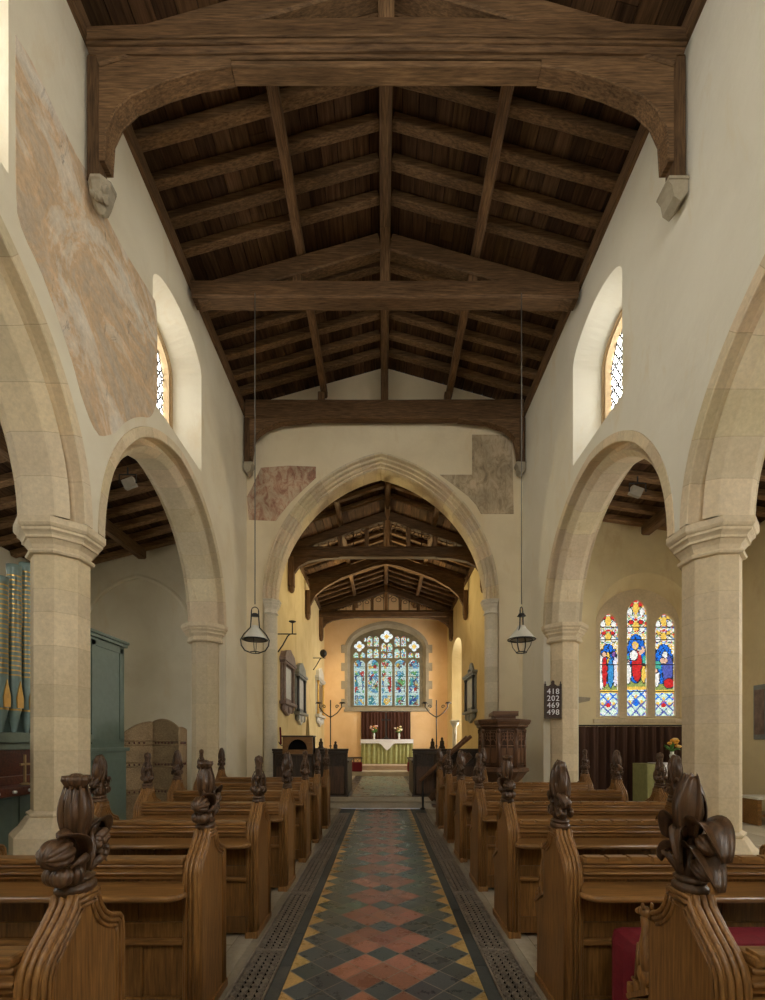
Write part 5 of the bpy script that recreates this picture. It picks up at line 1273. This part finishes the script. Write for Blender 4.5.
# candelabra
def candelabrum(x, y, label):
    zb = .556 if -.95 < x < 1.55 else .381; t = thing('standing_candelabrum', label, 'candelabrum', (x, y, zb), 'tall iron candelabra'); h = Z(700, y) - zb
    b = MB(); b.tube([(0, 0, 0), (0, 0, h)], .022, 8); b.lathe([(.20, 0), (.20, .03), (.05, .08), (.03, .2)], 16)
    for z in (h * .35, h * .76): b.lathe([(.022, z - .04), (.05, z), (.022, z + .04)], 12)
    b.build('stem', 'iron', t)
    for s in (-1, 1):
        a = MB(); a.tube([(0, 0, h * .76), (s * .10, 0, h * .775), (s * .26, 0, h * .82), (s * .42, 0, h * .90), (s * .40, 0, h * .96)], .02, 6)
        a.tube([(s * (.24 + .07 * cos(k * .7) * (1 - k / 12)), 0, h * .905 + .08 * sin(k * .7) * (1 - k / 12)) for k in range(11)], .016, 6)
        a.lathe([(.02, h * .945), (.09, h * .96), (.09, h * .97)], 12, (s * .44, 0, 0)); a.tube([(s * .32, 0, h * .955), (s * .56, 0, h * .955)], .014, 6); a.build('branch', 'iron', t)
candelabrum(X(330.5, 17.25), 17.25, 'tall black iron branched candelabrum left of the altar')
candelabrum(X(436.5, 17.25), 17.25, 'tall black iron branched candelabrum right of the altar')

# altar
AF = 18.8; ax0, ax1 = X(361, AF), X(413, AF); axm = (ax0 + ax1) / 2; aw = ax1 - ax0; za0, za1 = .555, Z(739.5, AF)
t = thing('altar', 'altar dressed in a pleated green frontal at the east end', 'altar', (axm, AF + .4, za0)); h = za1 - za0
b = MB(); b.box(-aw / 2 + .04, aw / 2 - .04, -.34, .42, 0, h - .02, .01); b.build('table', 'stall_x', t)
b = MB(); n = 120; vs = []
for i in range(n + 1):
    u = -aw / 2 + .01 + (aw - .02) * i / n; wv = .028 * sin(i * .62 + 1.2 * sin(i * .13)) + .012 * sin(i * 1.7)
    vs += [(u, -.40 + wv * 1.3, .01), (u, -.385 + wv * .5, h - .03)]
b.add(vs, [(2 * i, 2 * i + 2, 2 * i + 3, 2 * i + 1) for i in range(n)], 0, True)
for s in (-1, 1): b.box(s * (aw / 2 - .012), s * (aw / 2), -.38, .42, .01, h - .03)
b.build('frontal', 'frontal', t)
t2 = thing('altar_cloth', 'white lace edged cloth with a point hanging over the altar front', 'cloth', (axm, AF + .4, za1))
b = MB(); poly = [(-aw / 2 - .015, .012), (aw / 2 + .015, .012), (aw / 2 + .015, -.13)] + [(aw / 2 - (aw / 2 - .28) * k / 20, -.15 - .012 * (k % 2)) for k in range(1, 20)] + [(.26, -.19), (.20, -.24), (.15, -.31), (.08, -.38), (.0, -.45), (-.08, -.38), (-.15, -.31), (-.20, -.24), (-.26, -.19)] + [(-.28 - (aw / 2 - .28) * k / 20, -.15 - .012 * (k % 2)) for k in range(1, 20)] + [(-aw / 2 - .015, -.13)]
b.prism(poly, lambda u, v, w: (u, w, v), -.45, -.435); b.box(-aw / 2 - .015, aw / 2 + .015, -.45, .45, .002, .014)
for s in (-1, 1): b.box(s * (aw / 2 + .004), s * (aw / 2 + .015), -.44, .44, -.22, .01)
b.build('linen', 'white', t2)
def vase(x, y, z, hh, name, label, cols, seed):
    r = random.Random(seed); t = thing(name, label, 'flowers', (x, y, z))
    v = MB(); v.lathe([(.05, 0), (.055, .02), (.03, .06), (.05, .14), (.055, .18), (.035, .23), (.045, .26), (.04, .262)], 16); v.xf(0, lambda p: tuple(q * hh for q in p)); v.build('vase', 'marble_w', t)
    f = MB()
    for k in range(26):
        a, q = r.uniform(0, 6.3), r.uniform(.03, .2); tip = (q * cos(a), q * sin(a) * .7, .30 + r.uniform(.05, .30) - q * .4)
        f.tube(curve3((0, 0, .24), (tip[0] * .4, tip[1] * .4, .38), tip, 5), [.006, .014, .022, .018, .004], 5)
    f.xf(0, lambda p: tuple(q * hh for q in p)); f.build('foliage', 'leafg', t)
    for k in range(9):
        a, q = r.uniform(0, 6.3), r.uniform(.04, .21); b = MB(); b.ell((q * cos(a), q * sin(a) * .6 - .04, .50 + r.uniform(-.08, .10) - q * .3), (.045, .045, .035), 6, .15)
        b.c = [r.choice(cols)] * len(b.c) if False else [cols[k % len(cols)]] * len(b.c); b.xf(0, lambda p: tuple(z_ * hh for z_ in p)); b.build('bloom', 'bloom', t)
ZT = za1 + .018
vase(X(374, AF + .3), AF + .3, ZT, .95, 'flower_vase', 'white vase of orange and pink flowers on the left half of the altar', [(.75, .30, .10), (.80, .45, .40), (.85, .6, .5)], 3)
vase(X(399, AF + .3), AF + .3, ZT, .95, 'flower_vase', 'white vase of cream and orange flowers on the right half of the altar', [(.85, .75, .45), (.80, .45, .25), (.85, .8, .65)], 4)
t = thing('altar_cross', 'dark standing cross in the middle of the altar', 'cross', (X(386, AF + .62), AF + .62, ZT))
b = MB(); b.lathe([(.13, 0), (.13, .03), (.07, .07), (.04, .12)], 8, sm=False); b.box(-.028, .028, -.02, .02, .1, 1.10, .006); b.box(-.20, .20, -.02, .02, .78, .84, .006); b.build('cross', 'iron', t)
# dorsal curtain behind the altar
def drape(name, label, x0, x1, y, z0, z1, mat, n=90, amp=.03, rail=True, freq=.9):
    t = thing(name, label, 'curtain', ((x0 + x1) / 2, y, z0)); w = x1 - x0; b = MB(); vs = []
    for i in range(n + 1):
        u = -w / 2 + w * i / n; wv = amp * sin(i * freq + 1.1 * sin(i * .21)) + amp * .4 * sin(i * freq * 2.3)
        for k, (zz, e) in enumerate(((0, 1.2), ((z1 - z0) * .5, 1.0), (z1 - z0, .7))): vs.append((u, wv * e, zz))
    b.add(vs, [(3 * i + k, 3 * i + 3 + k, 3 * i + 4 + k, 3 * i + 1 + k) for i in range(n) for k in (0, 1)], 0, True); b.build('drape', mat, t)
    if rail: b = MB(); b.tube([(-w / 2 - .04, 0, z1 - z0 + .02), (w / 2 + .04, 0, z1 - z0 + .02)], .016, 8); b.build('curtain_rail', 'iron', t)
    return t
drape('dorsal_curtain', 'dark maroon pleated curtain hanging behind the altar under the east window', X(361, 20.35), X(410.5, 20.35), 20.38, .60, Z(712, 20.35), 'dorsal', 100, .04)
# altar rails with red kneelers
for s, a, b_, lab in ((-1, CL + .1, X(362.5, 16.85), 'dark low altar rail left of the altar opening'), (1, X(407, 16.85), CR - .1, 'dark low altar rail right of the altar opening')):
    t = thing('altar_rail', lab, 'rail', ((a + b_) / 2, 16.85, .385), 'altar rails'); w = b_ - a; zz = Z(757.5, 16.85) - .385
    r = MB(); r.box(-w / 2, w / 2, -.05, .05, zz - .04, zz + .015, .01); r.build('top_rail', 'stall_x', t)
    r = MB(); n = max(2, round(w / .28))
    for k in range(n + 1):
        x = -w / 2 + .04 + (w - .08) * k / n; r.tube([(x, 0, 0), (x, 0, zz - .02)], .014, 6)
        if k < n:
            for q in (0, 1): r.tube([(x + .07 + q * .14 + .06 * cos(j * pi / 5), 0, zz - .12 + .06 * sin(j * pi / 5)) for j in range(10)], .008, 5, True)
    r.build('scrollwork', 'iron', t)
    wk = min(w, .95); xk = (b_ - wk / 2 if s < 0 else a + wk / 2)
    k_ = thing('kneeler', 'dark red kneeler cushion in front of the %s altar rail' % ('left' if s < 0 else 'right'), 'kneeler', (xk, 16.72 - .03, .385), 'altar rail kneelers'); r = MB(); r.box(-wk / 2, wk / 2, -.08, .08, 0, .34, .04); r.build('cushion', 'redk', k_)

# wall monuments on the chancel walls
def monument(s, d0, d1, z0, z1, label, style):
    xw = CL if s < 0 else CR; w = d1 - d0; h = z1 - z0; ym = (d0 + d1) / 2
    t = thing('wall_monument', label, 'wall monument', (xw, ym, z0), 'memorials on the chancel walls')
    g = lambda x0, x1, a0, a1, b0, b1, bev=.01, mb=None: mb.box(-s * max(x0, .004), -s * x1, a0, a1, b0, b1, bev)
    A, B, K = {'brown': ('marble_b', 'marble_b', 'marble_w'), 'grey': ('marble_g', 'marble_k', 'marble_w'), 'white': ('marble_w', 'gold', 'marble_k'), 'obelisk': ('marble_g', 'marble_k', 'marble_w')}[style]
    b = MB(); g(0, .05, -w * .42, w * .42, h * .16, h * .80, .01, b); b.build('back_slab', A, t)
    b = MB(); g(.05, .075, -w * .26, w * .26, h * .26, h * .72, .006, b); b.build('inscription_tablet', K, t)
    b = MB(); g(0, .17, -w * .5, w * .5, h * .78, h * .82, .01, b); g(0, .14, -w * .46, w * .46, h * .75, h * .78, .01, b); b.build('cornice', A, t); b = MB(); g(0, .18, -w * .5, w * .5, h * .155, h * .20, .01, b); b.build('sill', A, t)
    for q in (-1, 1):
        c = MB(); c.lathe([(.055, h * .20), (.055, h * .23), (.042, h * .25), (.038, h * .70), (.055, h * .73), (.055, h * .75)], 14, (-s * .10, q * w * .38, 0)); c.build('column', B, t)
        c = MB(); c.ell((-s * .066, q * w * .36, h * .11), (.06, .09, h * .06), 6, .15); c.build('bracket', A, t)
    b = MB()
    m_ = lambda u, v, w_: (-s * w_, u, v)
    if style == 'brown': b.prism([(-w * .48, h * .82), (w * .48, h * .82), (w * .36, h * .93), (w * .12, h * .97), (0, h), (-w * .12, h * .97), (-w * .36, h * .93)], m_, .004, .15)
    elif style == 'obelisk': b.prism([(-w * .3, h * .80), (w * .3, h * .80), (w * .08, h * .98), (0, h), (-w * .08, h * .98)], m_, .004, .06); b.ell((-s * .10, 0, h * .85), (.05, .06, .08))
    else: b.prism([(-w * .40, h * .82), (w * .40, h * .82), (w * .34, h * .92), (0, h), (-w * .34, h * .92)], m_, .004, .13)
    b.build('pediment', A, t)
    b = MB(); b.prism([(-w * .40, h * .155), (w * .40, h * .155), (w * .30, h * .07), (w * .1, h * .03), (0, 0), (-w * .1, h * .03), (-w * .30, h * .07)], m_, .004, .09); b.ell((-s * .09, 0, h * .09), (.05, .10, h * .05), 8, .1); b.build('apron', A if style != 'grey' else 'marble_w', t)
def dz(px, py, s): d = (abs(CL) if s < 0 else CR) * F / abs(px - CX); return d
monument(-1, 11.55, 13.05, 1.45 + 26 * 12.3 / F, 1.45 + 92 * 12.3 / F, 'brownish marble pedimented wall monument on the left chancel wall nearest the arch', 'brown')
monument(-1, 13.45, 15.0, 1.45 + 17 * 14.2 / F, 1.45 + 79 * 14.2 / F, 'grey and white marble monument with dark columns in the middle of the left chancel wall', 'grey')
monument(-1, 17.6, 19.6, 1.45 + 15 * 18.6 / F, 1.45 + 74 * 18.6 / F, 'white marble monument with gilt columns at the far end of the left chancel wall', 'white')
monument(1, 13.9, 15.6, 1.45 + 19 * 14.6 / F, 1.45 + 80 * 14.6 / F, 'grey obelisk topped wall monument on the right chancel wall', 'obelisk')
# pale pedestal column by the bright chancel window
t = thing('stone_pedestal', 'slender pale stone column standing below the bright chancel window', 'pedestal', (CR - .18, 17.25, .381)); b = MB(); b.box(-.14, .14, -.14, .14, 0, .2, .02); b.lathe([(.10, .2), (.08, .26), (.075, 1.6), (.10, 1.68), (.15, 1.74), (.15, 1.80)], 16); b.box(-.16, .16, -.16, .16, 1.80, 1.88, .02); b.build('column', 'marble_w', t)
# iron lamp brackets on the left chancel wall
def bracket(d, zz, label, ball):
    t = thing('wall_bracket', label, 'bracket', (CL, d, zz), 'iron brackets on the chancel wall'); b = MB()
    b.tube([(0, 0, -.45), (.12, 0, -.28), (.24, 0, -.06), (.30, 0, 0)], .018, 6); b.tube([(-.0, 0, 0), (.46, 0, 0)], .015, 6); b.build('arm', 'iron', t)
    b = MB()
    if ball: b.ell((.38, 0, .17), (.13, .14, .15)); b.tube([(.38, 0, 0), (.38, 0, .1)], .03, 6)
    else: b.tube([(.36, 0, 0), (.36, 0, .28)], .015, 6); b.lathe([(.02, .27), (.09, .30), (.09, .315)], 12, (.36, 0, 0))
    b.build('lamp_head' if ball else 'candle_pan', 'iron', t)
bracket(11.42, Z(634, 11.42), 'black iron candle bracket high on the left chancel wall', False)
bracket(17.2, Z(658, 17.2), 'iron bracket with a round black spotlight on the left chancel wall', True)
# red candles in curved holders
for px_, dd, zz, lab in ((276.5, 11.5, Z(741, 11.5), 'slim red candle in a curved black holder above the left choir stall'), (318.5, 16.9, Z(745, 16.9), 'slim dark candle in a curved holder by the far left monument')):
    t = thing('wall_candle', lab, 'candle', (CL, dd, zz)); b = MB(); b.tube([(0, 0, -.02), (.05, 0, -.10), (.14, 0, -.12), (.5, 0, -.12)], .012, 6); b.build('holder', 'iron', t)
    b = MB(); b.tube([(.06, 0, -.08), (.04, 0, .34)], [.026, .02], 8); b.build('candle', 'redk' if dd < 12 else 'marble_g', t)

# organ in the left aisle
OX = -4.32
t = thing('pipe_organ', 'green painted pipe organ with gilded pipes behind the near left pillar', 'organ', (OX, 6.0, 0))
c = L(); c.box(OX - 1.3, OX, 6.78, 7.72, 1.35, 3.02, .01); c.box(OX - 1.3, OX + .04, 6.74, 7.76, 3.02, 3.07, .01); c.box(OX - 1.3, OX + .06, 6.72, 7.78, 3.07, 3.12, .015)
c.box(OX - .0, OX + .012, 6.84, 6.93, 1.45, 2.98, .003); c.box(OX, OX + .012, 7.57, 7.66, 1.45, 2.98, .003); c.box(OX, OX + .012, 6.84, 7.66, 2.90, 2.98, .003); c.box(OX, OX + .012, 6.84, 7.66, 1.42, 1.50, .003); c.put('upper_case', 'green', t)
c = L(); c.box(OX - 1.3, OX + .02, 6.76, 7.74, 0, 1.30, .01); c.box(OX - 1.3, OX + .06, 6.72, 7.78, 1.30, 1.36, .012); c.box(OX + .02, OX + .035, 6.84, 7.66, .2, 1.18, .004); c.put('lower_case', 'green', t)
c = L(); c.box(OX - 1.3, OX - .85, 4.1, 6.74, 0, 3.0, .01); c.put('back_case', 'green', t)
c = L(); c.box(OX - .9, OX + .10, 4.1, 6.74, 1.44, 1.56, .015); c.box(OX - .9, OX + .06, 4.1, 6.74, 1.36, 1.44, .012); c.put('impost', 'green_l', t)
for k in range(11):
    yy = 6.55 - k * .19; h = 2.05 - .20 * min(4, max(0, (5.50 - yy) / .19)); r_ = .070; p = MB()
    p.lathe([(.02, 0), (r_, .26), (r_, .30), (r_, .33), (r_, h - .08), (r_ + .006, h - .06), (r_ + .006, h), (r_ - .01, h), (r_ - .012, h - .1)], 18, cap=False)
    p.xf(0, lambda q: (q[0] + .0, q[1] + yy - 6.0, q[2] + 1.56)); po = p.build('organ_pipe', 'pipe', t)
    g = MB(); g.prism([(-.045, .285), (.045, .285), (.05, .40), (.0, .60), (-.05, .40)], lambda u, v, w: (w, u + yy - 6.0, 1.56 + v), r_ - .004, r_ + .008); g.lathe([(r_ + .003, .255), (r_ + .003, .275)], 18, (0, yy - 6.0, 1.56), cap=False)
    z_ = .66
    while z_ < h - .1: g.lathe([(r_ + .002, z_), (r_ + .002, z_ + .016)], 14, (0, yy - 6.0, 1.56), cap=False); z_ += .055
    g.build('gilding', 'gold', po)
c = L(); c.box(OX - .9, OX + .02, 4.1, 6.74, .95, 1.36, .0, col=(.7, .7, .7)); c.put('console_back', 'mahog', t)
c = L(); c.box(OX - .1, OX + .34, 4.6, 6.5, .86, .96, .012); c.box(OX + .02, OX + .10, 4.6, 6.5, .96, 1.06, .01); c.put('keyboard_shelf', 'mahog', t)
for k in range(8):
    c = L(); c.lathe([(.018, 0), (.018, .03), (.0, .035)], 10, (OX + .345, 4.75 + k * .22, .91), axis=(1, 0, 0)); c.put('stop_knob', 'marble_w', t)
c = L(); c.box(OX - .6, OX - .02, 4.1, 6.74, 0, .95, .01); c.box(OX - .02, OX - .005, 4.4, 5.4, .12, .8, .004); c.box(OX - .02, OX - .005, 5.5, 6.5, .12, .8, .004); c.put('lower_panel', 'green', t)
t = thing('brass_cross', 'small pale brass cross standing on the organ keyboard shelf', 'cross', (OX + .25, 5.25, .965)); b = MB(); b.lathe([(.05, 0), (.05, .015), (.015, .03)], 12); b.box(-.01, .01, -.012, .012, .02, .34, .003); b.box(-.01, .01, -.07, .07, .22, .245, .003); b.build('cross', 'brass', t)
# folding screen
t = thing('folding_screen', 'woven brown folding screen with arched panels at the end of the left aisle', 'screen', (-4.4, 8.3, 0))
def scr(p0, p1, hh0, hh1, hm):
    p0, p1 = Vector(p0), Vector(p1); w = (p1 - p0).length; tt = (p1 - p0) / w; nn = Vector((-tt.y, tt.x, 0)); l = Vector(t.location)
    m_ = lambda u, v, q: tuple(p0 + tt * u + nn * q + Vector((0, 0, v)) - l)
    cv = [(w * k / 12, hh0 + (hh1 - hh0) * k / 12 + hm * sin(pi * k / 12)) for k in range(13)]
    b = MB(); b.prism([(0, .03), (w, .03)] + list(reversed(cv)), m_, -.008, .008); b.build('woven_panel', 'screen', t)
    f = MB(); f.tube([m_(0, 0, 0)] + [m_(u, v, 0) for u, v in cv] + [m_(w, 0, 0)], .018, 8)
    for z_ in (.55, 1.02, 1.40): f.tube([m_(0, z_, -.012), (m_(w, z_, -.012))], .014, 6); f.tube([m_(0, z_ + .07, -.012), (m_(w, z_ + .07, -.012))], .010, 6)
    f.build('cane_frame', 'screen', t)
    s_ = MB()
    for z_ in (.58, 1.055, 1.435):
        for k in range(1, int(w / .08)): s_.ell(m_(k * .08, z_, -.016), (.016, .012, .022), n=8, m=6)
    s_.build('knot_row', 'mahog', t)
S0, S1, S2_, S3 = (X(124, 7.9), 7.9, 0), (X(153, 8.25), 8.25, 0), (X(179, 8.0), 8.0, 0), (X(186, 8.6), 8.6, 0)
scr(S0, S1, Z(733, 7.9), Z(722, 8.25), .05); scr(S1, S2_, Z(722, 8.25), Z(728, 8.0), .09); scr(S2_, S3, Z(728, 8.0), Z(730, 8.6), .02)

# right aisle: curtain, side altar, shelf
drape('aisle_curtain', 'long dark brown curtain under the stained window of the right aisle', X(577, 9.75), X(700, 9.75), 9.75, .05, Z(726.5, 9.75), 'curtain', 130, .06, True, .62)
ya = 8.9; tx0, tx1 = X(647, ya), X(700, ya)
t = thing('side_altar', 'small table draped in green cloth in front of the brown aisle curtain', 'table', ((tx0 + tx1) / 2, ya + .25, 0)); zt = Z(764, ya); w = tx1 - tx0
b = MB(); b.box(-w / 2 + .02, w / 2 - .02, -.24, .24, zt - .04, zt - .01)
for qx in (-1, 1):
    for qy in (-1, 1): b.box(qx * (w / 2 - .08), qx * (w / 2 - .03), qy * .18, qy * .22, 0, zt - .04)
b.build('frame', 'stall_x', t)
b = MB(); n = 60; vs = []
for i in range(n + 1):
    u = -w / 2 + w * i / n; wv = .018 * sin(i * .8); vs += [(u, -.27 + wv, .02), (u, -.255, zt - .008)]
b.add(vs, [(2 * i, 2 * i + 2, 2 * i + 3, 2 * i + 1) for i in range(n)], 0, True); b.box(-w / 2, w / 2, -.255, .25, zt - .012, zt); b.box(-w / 2 - .006, -w / 2, -.25, .25, .02, zt); b.build('green_cloth', plain('green_cloth', (.27, .27, .11), .8), t)
xw = X(672, ya); t = thing('white_table_runner', 'white cloth hanging over the front of the green side table', 'cloth', (xw, ya + .25, zt)); b = MB(); b.box(-.19, .19, -.30, .24, .001, .010); b.prism([(-.19, .01), (.19, .01), (.17, -.22), (.0, -.40), (-.17, -.22)], lambda u, v, q: (u, q, v), -.31, -.297); b.build('linen', 'white', t)
vase(X(672, ya + .15), ya + .15, zt + .012, .85, 'flower_vase', 'small vase of green leaves and orange flowers on the green side table', [(.85, .40, .05), (.85, .55, .2)], 9)
yb = 8.2; xs0 = X(746, yb)
t = thing('shelf_unit', 'low wooden bench with a white top against the right aisle wall', 'bench', (xs0 + .6, yb, 0)); zz = Z(796, yb)
b = MB(); b.box(-.6, .8, -.25, .25, zz - .04, zz, .008); b.build('top', 'enamel', t)
b = MB(); b.box(-.55, .75, -.22, .22, zz - .34, zz - .30, .008)
for q in (-.52, .70): b.box(q - .04, q + .04, -.2, .2, 0, zz - .04, .008)
b.build('frame', 'pew_x', t)
t = thing('wall_tablet', 'dark grey stone tablet on the right aisle wall at the picture edge', 'wall tablet', (AX - .03, 9.25, 1.6)); b = MB(); b.box(-.03, .03, -.16, .16, -.1, 1.0, .015); b.build('slab', 'marble_g', t); b = MB(); b.box(-.045, -.03, -.12, .12, .0, .9, .01); b.build('inscription', 'marble_b', t)

# ---------------------------------------------------------------- lights: the windows glow, some unseen and added as fill; warm spots light the chancel
def spot(name, loc, target, power, col, size=1.2, r=.12):
    l = bpy.data.lights.new(name, 'SPOT'); l.energy = power; l.color = col; l.spot_size = size; l.spot_blend = .7; l.shadow_soft_size = r
    o = bpy.data.objects.new(name, l); C.objects.link(o); o.location = loc
    o.rotation_euler = (Vector(target) - Vector(loc)).to_track_quat('-Z', 'Y').to_euler(); return o
WARM = (1, .78, .48)
spot('chancel_spotlight', (-1.9, 17.3, 5.9), (.3, 20.4, 2.2), 115, WARM, 1.9)
spot('chancel_spotlight', (2.3, 15.8, 5.9), (-1.2, 20.4, 2.4), 90, WARM, 1.9)
spot('chancel_spotlight', (2.1, 13.2, 5.9), (-2.6, 14.6, 3.4), 80, (1, .84, .50), 1.9)
spot('chancel_spotlight', (-1.9, 13.2, 5.9), (2.8, 14.4, 3.0), 40, WARM, 1.9)
spot('roof_spotlight', (-2.15, 17.2, 5.1), (.4, 14.2, 7.6), 230, (1, .80, .42), 1.7)
spot('roof_spotlight', (2.4, 16.6, 5.1), (-.2, 13.8, 7.6), 160, (1, .80, .42), 1.7)
w = bpy.data.worlds.new('World'); bpy.context.scene.world = w; w.use_nodes = True
w.node_tree.nodes['Background'].inputs[0].default_value = (.75, .82, .95, 1); w.node_tree.nodes['Background'].inputs[1].default_value = .6

sc = bpy.context.scene
cam = bpy.data.cameras.new('Camera'); co = bpy.data.objects.new('Camera', cam); C.objects.link(co)
co.location = (0, 0, H); co.rotation_euler = (pi / 2, 0, 0)
cam.sensor_fit = 'AUTO'; cam.sensor_width = 36; cam.lens = F / 1000 * 36; cam.shift_y = (HY - 500) / 1000; cam.shift_x = -(CX - 382.5) / 1000
cam.clip_start = .05; cam.clip_end = 100
sc.camera = co
sc.view_settings.view_transform = 'Standard'; sc.view_settings.look = 'None'; sc.view_settings.gamma = 1; sc.view_settings.use_curve_mapping = False
sc.view_settings.exposure = EXPO
cy = sc.cycles
cy.use_denoising = True; cy.max_bounces = 10; cy.diffuse_bounces = 6; cy.glossy_bounces = 3; cy.transmission_bounces = 2; cy.sample_clamp_indirect = 6; cy.caustics_reflective = False; cy.caustics_refractive = False
